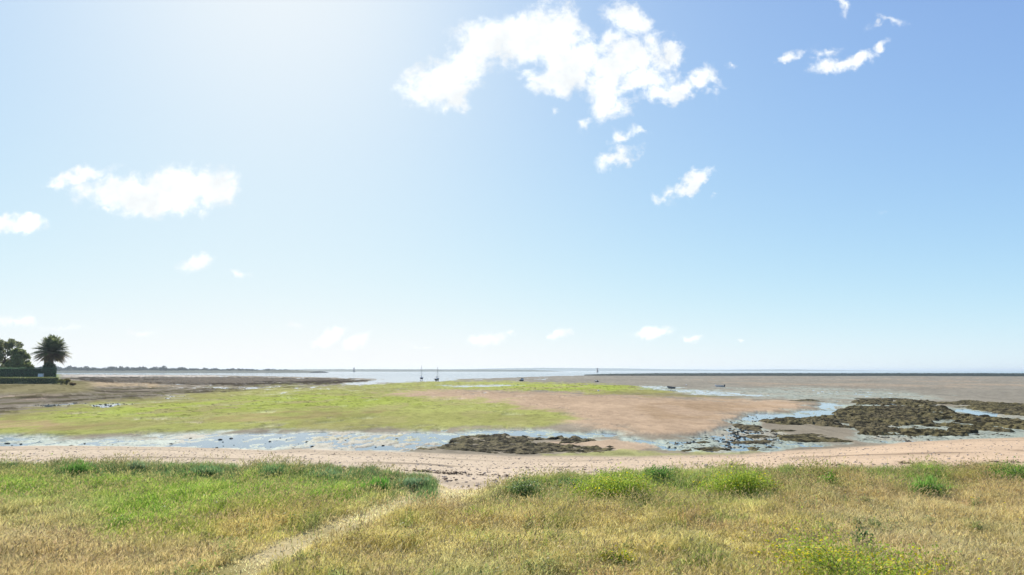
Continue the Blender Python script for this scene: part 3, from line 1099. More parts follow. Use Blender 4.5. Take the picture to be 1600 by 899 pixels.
def blades(name, n, kind, rg, area=None, colour=None, hbase=0.3, w=0.009, tufts=None, label=None, cat=None):
    """one mesh of many tapering blades (kind 0) or seed-head stems (kind 1)"""
    y0, y1 = 6.2, 22.5
    nt_ = tufts or n // 14
    # tuft centres over the visible wedge of the meadow
    yy = np.sqrt(rg.random(nt_ * 2) * (y1 ** 2 - y0 ** 2) + y0 ** 2)
    xx = (rg.random(nt_ * 2) * 2 - 1) * (yy * 0.84 + 1.5)
    rr_, aa_ = np.hypot(xx, yy), np.arctan2(xx, yy)
    ge = np.interp(aa_, GE_A, GE_D) + (fbm(xx / 3.0, yy / 3.0, 5, 4) - .5) * 1.2
    k = rr_ < ge + 0.15 + rg.normal(size=len(xx)) * 0.25
    xx, yy = xx[k], yy[k]
    ti = rg.integers(0, len(xx), n)
    x = xx[ti] + rg.normal(size=n) * 0.09
    y = yy[ti] + rg.normal(size=n) * 0.09
    zc, *_ = base_height(x, y)
    c, hf, p, u, v = zone_cols(x, y, zc)
    dens = fbm(x / .8, y / .8, 431, 4)
    keep = rg.random(n) < (1 - 0.42 * p) * (0.55 + 0.9 * dens)
    if kind == 1:
        keep &= rg.random(n) < (1 - .8 * p) * (0.25 + 1.1 * sstep(.4, .62, fbm(x / 2.2, y / 2.2, 441, 4)))
    x, y, zc, c, hf, p, dens, ti = [q[keep] for q in (x, y, zc, c, hf, p, dens, ti)]
    n = len(x)
    tuft_h = 0.7 + 0.6 * _h(ti, ti * 0, 9)
    H = hbase * hf * tuft_h * (0.55 + 0.6 * rg.random(n)) * (0.40 + 1.2 * sstep(.25, .75, fbm(x / .9, y / .9, 451, 5, .6))) * (1 - 0.72 * p)
    an = rg.random(n) * 6.283
    lean = (0.3 + 0.95 * rg.random(n)) * (0.6 if kind else 1.0)
    dx, dy = np.cos(an) * lean, np.sin(an) * lean
    # breeze from the left
    dx += 0.18
    fa_ = rg.random(n) * 3.1416
    wx, wy = np.cos(fa_), np.sin(fa_)
    W_ = w * (0.6 + 0.8 * rg.random(n))
    base = np.stack((x, y, zc - 0.01), axis=1)
    sidev = np.stack((wx, wy, np.zeros(n)), axis=1) * W_[:, None] * .5
    mid = base + np.stack((dx * H * .3, dy * H * .3, H * .58), axis=1)
    tip = base + np.stack((dx * H * .95, dy * H * .95, H * (1 - .22 * lean)), axis=1)
    # mixed hues: some blades straw, some green, within the tuft's own tone
    tn = _h(ti, ti * 0 + 3, 19)
    dry = (rg.random(n) < 0.22 + 0.25 * (tn > .6))[:, None]
    c = np.where(dry, c * .45 + C_DRY * .55, c)
    c = np.clip(c * (1.28 + .55 * rg.random(n))[:, None] * (0.88 + 0.24 * tn)[:, None], 0, .85)
    if kind == 0:
        V = np.stack((base - sidev, base + sidev, mid + sidev * .8, mid - sidev * .8, tip), axis=1)
        cc = np.repeat(c, 5, axis=0)
        i = np.arange(n)[:, None] * 5
        F = np.concatenate((i + 0, i + 1, i + 2, i + 3, i + 3, i + 2, i + 4), axis=1).ravel()
        S = np.tile([4, 3], n)
    else:
        # stem, then a loose spikelet made of crossing diamonds
        s2 = np.stack((-wy, wx, np.zeros(n)), axis=1)
        hl = (0.05 + 0.05 * rg.random(n))[:, None]
        dirv = tip - mid
        dirv = dirv / np.linalg.norm(dirv, axis=1)[:, None]
        e = tip + dirv * hl
        mm = tip + dirv * hl * .4
        sw = sidev / np.linalg.norm(sidev, axis=1)[:, None] * 0.010
        s2 = s2 * 0.010
        st = sidev * .35
        V = np.stack((base - st, base + st, mid + st, mid - st, tip + st * .7, tip - st * .7, mm + sw, e, mm - sw, mm + s2, mm - s2, tip), axis=1)
        head = c * .35 + np.where(rg.random(n)[:, None] < .45, C_PINK, sr_(196, 178, 130)) * .65
        cc = np.stack([c] * 6 + [head] * 6, axis=1).reshape(-1, 3)
        i = np.arange(n)[:, None] * 12
        F = np.concatenate((i + 0, i + 1, i + 2, i + 3, i + 3, i + 2, i + 4, i + 5, i + 11, i + 6, i + 7, i + 8, i + 11, i + 9, i + 7, i + 10), axis=1).ravel()
        S = np.tile([4, 4, 4, 4], n)
    return V.reshape(-1, 3), cc, F, S


v1, c1, f1, s1 = blades('grass', 430000, 0, rng, hbase=0.15, w=0.011)
v2, c2, f2_, s2_ = blades('grass', 90000, 1, rng, hbase=0.22, w=0.007, tufts=9000)
f2_ = f2_ + len(v1)
gr = np_mesh('meadow_grass', np.concatenate((v1, v2)), np.concatenate((f1, f2_)), np.concatenate((s1, s2_)), M['grass'], col=np.concatenate((c1, c2)))
tag(gr, 'rough meadow of green and straw coloured grass with seed heads', 'grass', kind='stuff')
del v1, v2, c1, c2, f1, f2_


# ------------------------------------------------------------------ plants at the edge of the meadow


def ground_point(px, py, guess=LAND):
    zz = guess
    for _ in range(5):
        p = on_plane(px, py, zz)
        zz = garden_z(p.x, p.y)
    return on_plane(px, py, zz)


def plant(name, px, py, wpx, hpx, c0, c1, label, cat, flower=None, n=2600, style='bush', fl=0.22, group=None, seed=0, leaf=0.035):
    """a low plant: stems rising from one root crown, leaves in clumps, flowers on top"""
    rg = np.random.default_rng(seed + 77)
    p = ground_point(px, py)
    dist = math.hypot(p.x, p.y)
    mpp = dist / FPX
    wx, hz = wpx * mpp * .5 * (1.3 if style == 'bush' else 1), hpx * mpp * (.92 if style == 'bush' else 1)
    root = empty(name, p)
    tag(root, label, cat, group)
    ns = 26 if style != 'stalk' else 5
    st = MB()
    tips = []
    for i in range(ns):
        a = rg.random() * 6.283
        q = rg.random() ** .5
        hv = .7 + .5 * math.sin(a * 2 + seed) ** 2 * rg.random()
        e = Vector((math.cos(a) * wx * q, math.sin(a) * wx * .7 * q, hz * (1 - .6 * q * q) * hv * (0.7 + .5 * rg.random())))
        m = Vector((e.x * .35, e.y * .35, e.z * .55))
        st.tube([(e.x * .08, e.y * .08, -.03), m, e], [0.008, 0.005, 0.002], 4)
        tips.append((m, e))
    st.build('stems', M['bark'] if style == 'stalk' else M['stemgreen'], root)
    # leaves
    k = rg.integers(0, ns, n)
    t = rg.random(n) ** (.6 if style != 'grass' else 1)
    Ms = np.array([tuple(a) for a, b in tips])[k]
    Es = np.array([tuple(b) for a, b in tips])[k]
    pos = Ms * .3 * (1 - t[:, None]) + Es * t[:, None]
    sp_ = 0.20 * wx if style == 'bush' else 0.05
    pos = pos + rg.normal(size=(n, 3)) * np.array([sp_, sp_ * .8, sp_ * .55])
    pos[:, 2] = np.abs(pos[:, 2])
    L_ = leaf * (0.5 + rg.random(n)) * (1 if style != 'grass' else 3.2)
    d1 = rg.normal(size=(n, 3))
    d1[:, 2] = np.abs(d1[:, 2]) + (.5 if style != 'grass' else 3.0)
    d1 /= np.linalg.norm(d1, axis=1)[:, None]
    d2 = np.cross(d1, rg.normal(size=(n, 3)))
    d2 /= np.linalg.norm(d2, axis=1)[:, None]
    wd = L_[:, None] * (.28 if style != 'grass' else .05)
    V = np.stack((pos, pos + d1 * L_[:, None] * .5 + d2 * wd, pos + d1 * L_[:, None], pos + d1 * L_[:, None] * .5 - d2 * wd), axis=1)
    cc = (c0 + (c1 - c0) * rg.random(n)[:, None]) * (1.3 if style == 'grass' else 1.1)
    cc = np.repeat(cc * (.75 + .5 * rg.random(n))[:, None], 4, axis=0)
    F = np.arange(n * 4)
    np_mesh('foliage', V.reshape(-1, 3), F, np.full(n, 4), M['grass'], col=cc, parent=root)
    if flower is not None:
        nf = int(n * fl)
        k = rg.integers(0, ns, nf)
        Es = np.array([tuple(b) for a, b in tips])[k]
        pos = Es * (0.75 + .3 * rg.random(nf))[:, None] + rg.normal(size=(nf, 3)) * np.array([sp_ * 1.3, sp_, .04])
        pos[:, 2] = np.maximum(pos[:, 2], hz * .35) + .02
        r = 0.012 + 0.008 * rg.random(nf)
        an = np.arange(5) * 2 * math.pi / 5
        tl = rg.normal(size=(nf, 2)) * .35
        ring = np.stack((np.cos(an), np.sin(an), np.zeros(5)), axis=1)[None] * r[:, None, None]
        ring = np.repeat(ring, 1, axis=0).copy()
        ring[:, :, 2] = ring[:, :, 0] * tl[:, 0:1] + ring[:, :, 1] * tl[:, 1:2]
        V = ring + pos[:, None, :]
        cc = np.repeat(flower * (.8 + .4 * rg.random(nf))[:, None], 5, axis=0)
        np_mesh('flowers', V.reshape(-1, 3), np.arange(nf * 5), np.full(nf, 5), M['grass'], col=cc, parent=root)['kind'] = 'stuff'
    return root


M['stemgreen'] = simple('green_stem', (0.10, 0.14, 0.04), 0.7)
YF = sr_(226, 210, 40)
G1, G2 = sr_(96, 126, 50), sr_(132, 158, 66)
YG1, YG2 = sr_(126, 152, 56), sr_(164, 180, 76)
plant('flowering_bush', 965, 782, 105, 46, YG1, YG2, 'widest yellow-green flowering bush at the meadow edge, right of the bare sand gap', 'bush', YF, 8500, seed=1, fl=.07)
plant('flowering_bush', 1150, 772, 84, 42, YG1, YG2, 'rounded yellow-green flowering bush with brownish grass at its right foot', 'bush', YF, 6200, seed=2, fl=.07)
plant('leafy_shrub', 1030, 752, 50, 26, sr_(86, 124, 56), sr_(120, 152, 80), 'low plain green shrub standing between the two yellow flowering bushes', 'shrub', None, 1800, seed=3)
plant('leafy_shrub', 820, 778, 52, 38, sr_(86, 112, 60), sr_(134, 152, 96), 'grey-green shrub with pale tips beside the sand gap', 'shrub', sr_(206, 210, 170), 1900, seed=4, fl=.05)
plant('leafy_plant', 1296, 762, 22, 28, sr_(100, 142, 50), sr_(134, 170, 66), 'single bright green upright plant at the meadow edge on the right', 'plant', None, 900, seed=5)
plant('leafy_shrub', 1115, 742, 34, 14, sr_(66, 94, 48), sr_(96, 124, 70), 'small dark green shrub just left of the rounded flowering bush', 'shrub', None, 900, seed=6)
plant('flowering_bush', 1330, 915, 200, 62, YG1, YG2, 'large yellow-flowered bush cut off by the bottom edge of the view', 'bush', YF, 5500, seed=7, fl=.16, leaf=.03)
plant('flowering_plant', 965, 884, 40, 30, G1, YG2, 'small clump of yellow flowers low in the open meadow', 'plant', YF, 420, seed=8, fl=.30, leaf=.03)
plant('weed_stalk', 1352, 862, 26, 40, sr_(84, 106, 64), sr_(112, 132, 84), 'lone dark green weed stalk rising above the dry grass', 'plant', None, 150, style='stalk', seed=9, leaf=.05)
plant('grass_tussock', 118, 746, 44, 18, sr_(84, 122, 56), sr_(116, 150, 74), 'leftmost dark green grass tussock against the pink sand', 'tussock', None, 1500, style='grass', seed=10)
plant('grass_tussock', 212, 738, 34, 13, sr_(108, 128, 92), sr_(136, 152, 112), 'low grey-green grass tussock between the dark ones by the sand', 'tussock', None, 1000, style='grass', seed=11)
plant('grass_tussock', 430, 748, 50, 18, sr_(96, 126, 78), sr_(126, 150, 98), 'blue-green grass tussock on the sand edge above the bright green meadow', 'tussock', None, 1500, style='grass', seed=12)
plant('grass_tussock', 322, 744, 60, 12, sr_(98, 128, 82), sr_(128, 152, 102), 'broad low blue-green tussock on the sand edge, midway along the left meadow', 'tussock', None, 1300, style='grass', seed=21)
plant('grass_tussock', 515, 752, 62, 14, sr_(104, 130, 90), sr_(132, 154, 108), 'wide grey-green tussock at the sand edge above the rich green one', 'tussock', None, 1400, style='grass', seed=22)
plant('grass_tussock', 650, 762, 54, 11, sr_(104, 130, 94), sr_(134, 156, 116), 'bluish tussock at the tip of the left meadow by the bare sand gap', 'tussock', None, 1200, style='grass', seed=23)
plant('grass_tussock', 590, 772, 52, 19, sr_(84, 128, 56), sr_(118, 160, 70), 'rich green tussock where the grass narrows towards the path', 'tussock', None, 1700, style='grass', seed=13)
plant('grass_tussock', 1450, 776, 50, 25, sr_(104, 142, 66), sr_(132, 164, 82), 'fresh green tall grass tussock among brownish grass on the right', 'tussock', None, 1700, style='grass', seed=14)

plant('leafy_shrub', 1588, 752, 60, 22, sr_(78, 120, 44), sr_(114, 152, 66), 'fresh green shrub at the right edge of the view beside the sand', 'shrub', None, 1700, seed=24)
plant('leafy_shrub', 890, 762, 50, 14, sr_(96, 124, 72), sr_(132, 152, 98), 'low bluish-green shrub between the grey-green shrub and the widest flowering bush', 'shrub', None, 1200, seed=25)
# blue-green beach grass along the lip of the meadow: single tufts nobody could count
def lip_grass():
    rg = np.random.default_rng(5)
    n = 60000
    az = np.radians(rg.uniform(-42, 42, n))
    ge = np.interp(az, GE_A, GE_D)
    left = az < math.atan2(-100, FPX)
    nn = fbm(az * 60, az * 0 + 2, 501, 4)
    keep = rg.random(n) < np.where(left, .25 + 1.1 * sstep(.4, .6, nn), .25 + .5 * sstep(.45, .6, nn))
    gap = (az > math.atan((690 - 800) / FPX)) & (az < math.atan((790 - 800) / FPX))
    keep &= ~gap
    az, ge, nn, left = az[keep], ge[keep], nn[keep], left[keep]
    n = len(az)
    r = ge + .2 - np.abs(rg.normal(size=n)) * np.where(left, 1.5, .8) + rg.normal(size=n) * .12
    x, y = r * np.sin(az), r * np.cos(az)
    z, *_ = base_height(x, y)
    H = (.07 + .15 * rg.random(n)) * (.5 + 1.1 * nn)
    an = rg.random(n) * 6.283
    le = .1 + .5 * rg.random(n)
    base = np.stack((x, y, z - .01), axis=1)
    fa_ = rg.random(n) * 3.14
    sd_ = np.stack((np.cos(fa_), np.sin(fa_), fa_ * 0), axis=1) * .006
    mid = base + np.stack((np.cos(an) * le * H * .3, np.sin(an) * le * H * .3, H * .6), axis=1)
    tip = base + np.stack((np.cos(an) * le * H, np.sin(an) * le * H, H), axis=1)
    V = np.stack((base - sd_, base + sd_, mid + sd_ * .8, mid - sd_ * .8, tip), axis=1)
    c = np.where(left[:, None], sr_(112, 136, 84), sr_(140, 152, 88)) * (.9 + .6 * rg.random(n))[:, None]
    i = np.arange(n)[:, None] * 5
    F = np.concatenate((i, i + 1, i + 2, i + 3, i + 3, i + 2, i + 4), axis=1).ravel()
    o = np_mesh('beach_grass', V.reshape(-1, 3), F, np.tile([4, 3], n), M['grass'], col=np.repeat(c, 5, axis=0))
    tag(o, 'blue-green beach grass fringing the top of the sand', 'grass', kind='stuff')


lip_grass()


def wildflowers():
    rg = np.random.default_rng(15)
    n = 900
    y = np.sqrt(rg.random(n) * (20 ** 2 - 7 ** 2) + 49)
    x = (rg.random(n) * 2 - 1) * y * .8
    d_ = fbm(x / 1.2, y / 1.2, 601, 4)
    az = np.arctan2(x, y)
    ge = np.interp(az, GE_A, GE_D)
    k = (rg.random(n) < sstep(.48, .62, d_)) & (np.hypot(x, y) < ge - .3)
    x, y = x[k], y[k]
    n = len(x)
    z, *_ = base_height(x, y)
    h = .22 + .2 * rg.random(n)
    an = np.arange(5) * 2 * math.pi / 5
    ring = np.stack((np.cos(an), np.sin(an), np.cos(an) * .3), axis=1)[None] * (.010 + .010 * rg.random(n))[:, None, None]
    V = ring + np.stack((x, y, z + h), axis=1)[:, None, :]
    st = np.stack((np.stack((x - .002, y, z), 1), np.stack((x + .002, y, z), 1), np.stack((x + .002, y, z + h), 1), np.stack((x - .002, y, z + h), 1)), axis=1)
    VV = np.concatenate((V.reshape(-1, 3), st.reshape(-1, 3)))
    cc = np.concatenate((np.repeat(YF * (.7 + .5 * rg.random(n))[:, None], 5, axis=0), np.tile(G2, (n * 4, 1))))
    F = np.arange(len(VV))
    o = np_mesh('yellow_wildflowers', VV, F, np.concatenate((np.full(n, 5), np.full(n, 4))), M['grass'], col=cc)
    tag(o, 'tiny yellow wildflowers dotted through the dry meadow grass', 'wildflowers', kind='stuff')


wildflowers()


def weeds():
    rg = np.random.default_rng(25)
    nc = 420
    y = np.sqrt(rg.random(nc) * (19.5 ** 2 - 7 ** 2) + 49)
    x = (rg.random(nc) * 2 - 1) * y * .82
    az = np.arctan2(x, y)
    k = (np.hypot(x, y) < np.interp(az, GE_A, GE_D) - .2) & (rg.random(nc) < sstep(.42, .6, fbm(x / 3, y / 3, 681, 3)))
    x, y = x[k], y[k]
    z, *_ = base_height(x, y)
    c, h, p, u, v = zone_cols(x, y, z)
    k = p < .05
    x, y, z, c = x[k], y[k], z[k], c[k]
    r = .08 + .28 * rg.random(len(x)) ** 2
    m_ = 150
    n = len(x) * m_
    i = np.repeat(np.arange(len(x)), m_)
    d = rg.normal(size=(n, 3)) * r[i][:, None] * .55
    pos = np.stack((x[i], y[i], z[i]), 1) + d
    pos[:, 2] = z[i] + np.abs(d[:, 2]) * 1.1 + .04
    L_ = .035 * (.5 + rg.random(n))
    d1 = rg.normal(size=(n, 3))
    d1[:, 2] = np.abs(d1[:, 2])
    d1 /= np.linalg.norm(d1, axis=1)[:, None]
    d2 = np.cross(d1, rg.normal(size=(n, 3)))
    d2 /= np.linalg.norm(d2, axis=1)[:, None]
    V = np.stack((pos, pos + d1 * L_[:, None] * .5 + d2 * L_[:, None] * .3, pos + d1 * L_[:, None], pos + d1 * L_[:, None] * .5 - d2 * L_[:, None] * .3), axis=1)
    tint = sr_(110, 146, 70) * (rg.random(len(x)) ** .7)[:, None] + c * .0
    cc = (c * .62 + sr_(112, 142, 70) * .38)[i] * (.75 + .7 * rg.random(n))[:, None]
    o = np_mesh('ground_cover', V.reshape(-1, 3), np.arange(n * 4), np.full(n, 4), M['grass'], col=np.repeat(cc, 4, axis=0))
    tag(o, 'small leafy weeds growing in clumps among the meadow grass', 'weeds', kind='stuff')


weeds()

# ------------------------------------------------------------------ trees, hedges and garden on the left


def leaf_cloud(name, centers, radii, n, leaf, c0, c1, parent, seed, up=0.4):
    """many small leaf faces spread through clumps"""
    rg = np.random.default_rng(seed)
    C = np.array(centers)
    Rr = np.array(radii)
    wts = (Rr[:, 0] * Rr[:, 1] * Rr[:, 2]) ** (2 / 3)
    k = rg.choice(len(C), n, p=wts / wts.sum())
    d = rg.normal(size=(n, 3))
    d /= np.linalg.norm(d, axis=1)[:, None]
    q = rg.random(n) ** .45
    pos = C[k] + d * Rr[k] * q[:, None]
    L_ = leaf * (.5 + rg.random(n))
    d1 = d * .6 + rg.normal(size=(n, 3)) * .6
    d1[:, 2] += up
    d1 /= np.linalg.norm(d1, axis=1)[:, None]
    d2 = np.cross(d1, rg.normal(size=(n, 3)))
    d2 /= np.linalg.norm(d2, axis=1)[:, None]
    wd = L_[:, None] * .32
    V = np.stack((pos, pos + d1 * L_[:, None] * .5 + d2 * wd, pos + d1 * L_[:, None], pos + d1 * L_[:, None] * .5 - d2 * wd), axis=1)
    tone = rg.random(len(C))[k]
    cc = c0 + (c1 - c0) * (tone * .6 + .4 * rg.random(n))[:, None]
    cc = np.repeat(cc * (.8 + .4 * rg.random(n))[:, None], 4, axis=0)
    return np_mesh(name, V.reshape(-1, 3), np.arange(n * 4), np.full(n, 4), M['leaf'], col=cc, parent=parent)


def tree(name, px, pz, dist, H, outline, label, c0, c1, seed, nclump=60, n=9000, leaf=.45, tr=.35, group=None):
    """outline: list of (height fraction, half width m, x shift m) of the crown from bottom to top"""
    rg = np.random.default_rng(seed)
    d = ray(px, HORIZON)
    x = d.x / d.y * dist
    gz = garden_z(x, dist)
    root = empty(name, (x, dist, gz - .1))
    tag(root, label, 'tree', group)
    hs = [o[0] for o in outline]
    cs, rs = [], []
    t = MB()
    top = H * .72
    trunk = [(0, 0, 0), (.15, 0, H * .2), (-.1, .1, H * .45), (.1, 0, top)]
    t.tube(trunk, [tr, tr * .8, tr * .55, tr * .2], 9)
    for i in range(nclump):
        f = hs[0] + (hs[-1] - hs[0]) * rg.random() ** .9
        w = np.interp(f, hs, [o[1] for o in outline])
        sh = np.interp(f, hs, [o[2] for o in outline])
        a = rg.random() * 6.283
        q = (.35 + .65 * rg.random() ** .5)
        c = Vector((sh + math.cos(a) * w * q, math.sin(a) * w * q, H * f))
        r = .10 * H * (.6 + .6 * rg.random()) * min(1, .45 + w / (H * .3))
        cs.append(tuple(c))
        rs.append((r * .8, r * .8, r * .75))
        if i % 3 == 0:
            s = Vector((0, 0, max(H * .18, c.z * .6)))
            t.tube([s, s.lerp(c, .5) + Vector((0, 0, .2)), c], [tr * .3, tr * .18, tr * .06], 5)
    t.build('trunk', M['bark'], root, True)
    leaf_cloud('crown', cs, rs, n, leaf, c0, c1, root, seed + 5)
    return root


TG0, TG1 = sr_(100, 106, 74), sr_(146, 150, 106)
# round solitary tree (crown from 520 to 570 in the picture at about 215 m)
D1 = 215.0


def palm(name, px, dist, trunk_h, fr, label, seed, nfr=150):
    """a stout date palm: ringed trunk, arching green fronds and a skirt of browned ones"""
    rg = np.random.default_rng(seed)
    x0 = ray(px, HORIZON).x / ray(px, HORIZON).y * dist
    root = empty(name, (x0, dist, garden_z(x0, dist) - .1))
    tag(root, label, 'palm tree')
    t = MB()
    pts = [(0.12 * math.sin(k * .5), 0, trunk_h * k / 12) for k in range(13)]
    t.tube(pts, [.85 + .08 * (k % 2) - .012 * k + (.25 if k > 10 else 0) for k in range(13)], 12)
    t.build('trunk', M['bark'], root, True)

    def fronds(part, n, el_lo, el_hi, c0, c1):
        VV, CC = [], []
        for i in range(n):
            az = rg.random() * 6.283
            el = math.radians(el_lo + (el_hi - el_lo) * rg.random())
            L = fr * (.8 + .28 * rg.random()) * (1.0 if el > 0 else .8)
            droop = .22 + .28 * rg.random()
            m = 16
            tt = np.linspace(0.04, 1, m)
            hor = np.cos(el) * L * tt
            ver = np.sin(el) * L * tt - droop * L * tt ** 2.2 * (.35 + .65 * math.cos(el)) * .75
            P = np.stack((hor * math.cos(az), hor * math.sin(az), ver + trunk_h), axis=1)
            T = np.gradient(P, axis=0)
            T /= np.linalg.norm(T, axis=1)[:, None]
            S = np.array([-math.sin(az), math.cos(az), 0.0])
            w = .085
            c = c0 + (c1 - c0) * rg.random()
            for k in range(m - 1):          # the rib
                VV += [P[k] - S * w * .5, P[k] + S * w * .5, P[k + 1] + S * w * .35, P[k + 1] - S * w * .35]
                CC += [c * .9] * 4
            ll = fr * .17 * np.sin(np.clip(tt * 1.05, 0, 1) * math.pi) ** .5 + .12
            for k in range(1, m):
                for sg in (-1, 1):
                    for q in (0, .5):
                        b = P[k] * (1 - q) + P[k - 1] * q
                        d = T[k] * .75 + S * sg * .8 + np.array([0, 0, .15 - .5 * rg.random()])
                        d = d / np.linalg.norm(d) * ll[k]
                        up = T[k] * .085
                        VV += [b - up, b + up, b + d * .6 + up, b + d]
                        cc = c * (.75 + .5 * rg.random())
                        CC += [cc] * 4
        V = np.array(VV)
        return np_mesh(part, V, np.arange(len(V)), np.full(len(V) // 4, 4), M['leaf'], col=np.array(CC), parent=root)
    fronds('green_fronds', int(nfr * .68), 2, 86, sr_(98, 108, 70), sr_(140, 148, 98))
    fronds('dry_fronds', int(nfr * .32), -38, 8, sr_(120, 104, 78), sr_(156, 138, 104))
    return root


palm('palm_tree', 78, D1, 8.0, 6.1, 'lone round-crowned palm with spiky fronds and brown skirt at the hedge end', 33, 340)
D2 = 232.0
tree('garden_tree', 6, 0, D2, 12.6, [(.12, 5.0, 0), (.4, 6.5, 0), (.6, 6.0, .2), (.8, 4.5, 1.0), (.93, 3.0, .8), (1.0, 1.2, .5)],
     'taller dark garden tree cut off by the left edge behind the hedge', TG0, TG1, 37, 80, 12000, .5, .5)
tree('garden_tree', 31, 0, D2 - 4, 9.0, [(.12, 3.4, 0), (.4, 4.0, 0), (.6, 3.6, 0), (.8, 2.6, -.5), (.95, 1.4, -1.0), (1.0, .6, -1.2)],
     'lighter green garden tree between the palm and the one at the left edge', sr_(104, 114, 72), sr_(156, 164, 108), 41, 60, 9000, .45, .4)


M['hedgecore'] = simple('hedge_twigs', (0.07, 0.09, 0.05), 0.9)


def hedge(name, px0, px1, dist, zb, h, depth, label, c0, c1, seed, n=9000, leaf=.2):
    rg = np.random.default_rng(seed)
    x0 = ray(px0, HORIZON).x / ray(px0, HORIZON).y * dist
    x1 = ray(px1, HORIZON).x / ray(px1, HORIZON).y * dist
    cx = (x0 + x1) / 2
    root = empty(name, (cx, dist, zb))
    tag(root, label, 'hedge')
    w = (x1 - x0)
    bm = MB()
    bm.box((0, 0, h * .46), (w - .3, depth - .3, h * .9))
    bm.build('branches', M['hedgecore'], root)
    # leaves on all sides and the top
    u = rg.random((n, 3))
    f = rg.random(n)
    P = np.empty((n, 3))
    P[:, 0] = (u[:, 0] - .5) * w
    P[:, 1] = (u[:, 1] - .5) * depth
    P[:, 2] = u[:, 2] * h
    fs = f < .45
    P[fs, 1] = -depth / 2 + rg.normal(size=fs.sum()) * .08
    bs = (f >= .45) & (f < .6)
    P[bs, 1] = depth / 2 + rg.normal(size=bs.sum()) * .08
    ts = (f >= .6) & (f < .9)
    P[ts, 2] = h * (1 + (fbm(P[ts, 0] / 2, P[ts, 1], seed, 3) - .5) * .15) + rg.normal(size=ts.sum()) * .05
    es = f >= .9
    P[es, 0] = np.sign(rg.random(es.sum()) - .5) * w / 2 + rg.normal(size=es.sum()) * .08
    L_ = leaf * (.6 + rg.random(n))
    d1 = rg.normal(size=(n, 3))
    d1 /= np.linalg.norm(d1, axis=1)[:, None]
    d2 = np.cross(d1, rg.normal(size=(n, 3)))
    d2 /= np.linalg.norm(d2, axis=1)[:, None]
    V = np.stack((P - d1 * L_[:, None] * .5, P + d2 * L_[:, None] * .35, P + d1 * L_[:, None] * .5, P - d2 * L_[:, None] * .35), axis=1)
    cc = c0 + (c1 - c0) * rg.random(n)[:, None]
    np_mesh('foliage', V.reshape(-1, 3), np.arange(n * 4), np.full(n, 4), M['leaf'], col=np.repeat(cc, 4, axis=0), parent=root)
    return root


hedge('clipped_hedge', -260, 86, 206, 3.95, 2.75, 1.4, 'tall clipped dark green hedge below the garden trees', sr_(80, 106, 80), sr_(112, 140, 104), 51, 16000)
hedge('clipped_hedge', -260, 90, 191.5, 2.05, 1.95, 1.3, 'low brownish-green hedge in front of the lawn strip, nearest to the beach', sr_(112, 114, 76), sr_(148, 156, 96), 52, 15000)


def shrub(name, px, dist, w, h, label, c0, c1, seed, n=1500, leaf=.18):
    rg = np.random.default_rng(seed)
    x = ray(px, HORIZON).x / ray(px, HORIZON).y * dist
    gz = garden_z(x, dist)
    root = empty(name, (x, dist, gz - .05))
    tag(root, label, 'shrub')
    t = MB()
    cs, rs = [], []
    for i in range(9):
        a = rg.random() * 6.28
        c = Vector((math.cos(a) * w * .33 * rg.random(), math.sin(a) * w * .3 * rg.random(), h * (.35 + .4 * rg.random())))
        t.tube([(0, 0, 0), c * .5, c], [.04, .03, .01], 5)
        cs.append(tuple(c))
        rs.append((w * .22, w * .2, h * .28))
    t.build('stems', M['bark'], root)
    leaf_cloud('foliage', cs, rs, n, leaf, c0, c1, root, seed + 1)


shrub('garden_shrub', 97, 190, 2.4, 1.6, 'small green shrub just right of the low hedge end', sr_(84, 90, 50), sr_(126, 124, 72), 61)
shrub('garden_shrub', 106, 196, 2.2, 1.9, 'middle olive shrub on the sandy bank right of the hedges', sr_(92, 92, 52), sr_(136, 126, 78), 62)
shrub('garden_shrub', 116, 193, 2.0, 1.1, 'lowest brownish shrub, farthest along the sandy bank', sr_(100, 86, 60), sr_(136, 116, 82), 63)

shrub('garden_shrub', 78, D1 - 1.5, 4.6, 5.6, 'dark ivy-like shrub wrapped round the foot of the palm', sr_(84, 98, 70), sr_(120, 134, 96), 64, 5000, .3)

# white pillar box seen at the end of the hedge
d0 = ray(64.5, HORIZON)
wx = d0.x / d0.y * 204.6
root = empty('white_cabinet', (wx, 204.6, garden_z(wx, 204.6)))
tag(root, 'small white utility cabinet standing at the foot of the tall hedge', 'cabinet')
m = MB()
m.box((0, 0, .55), (1.45, .5, 1.0))
m.build('cabinet_body', M['render'], root)
m = MB()
m.box((0, 0, 1.09), (1.6, .62, .07))
m.build('cabinet_roof', M['stone'], root)
m = MB()
m.box((-.36, -.262, .55), (.66, .02, .86))
m.build('cabinet_door', M['white_paint'], root)
m = MB()
m.box((.36, -.262, .55), (.66, .02, .86))
m.build('cabinet_door', M['white_paint'], root)

# ------------------------------------------------------------------ far shores


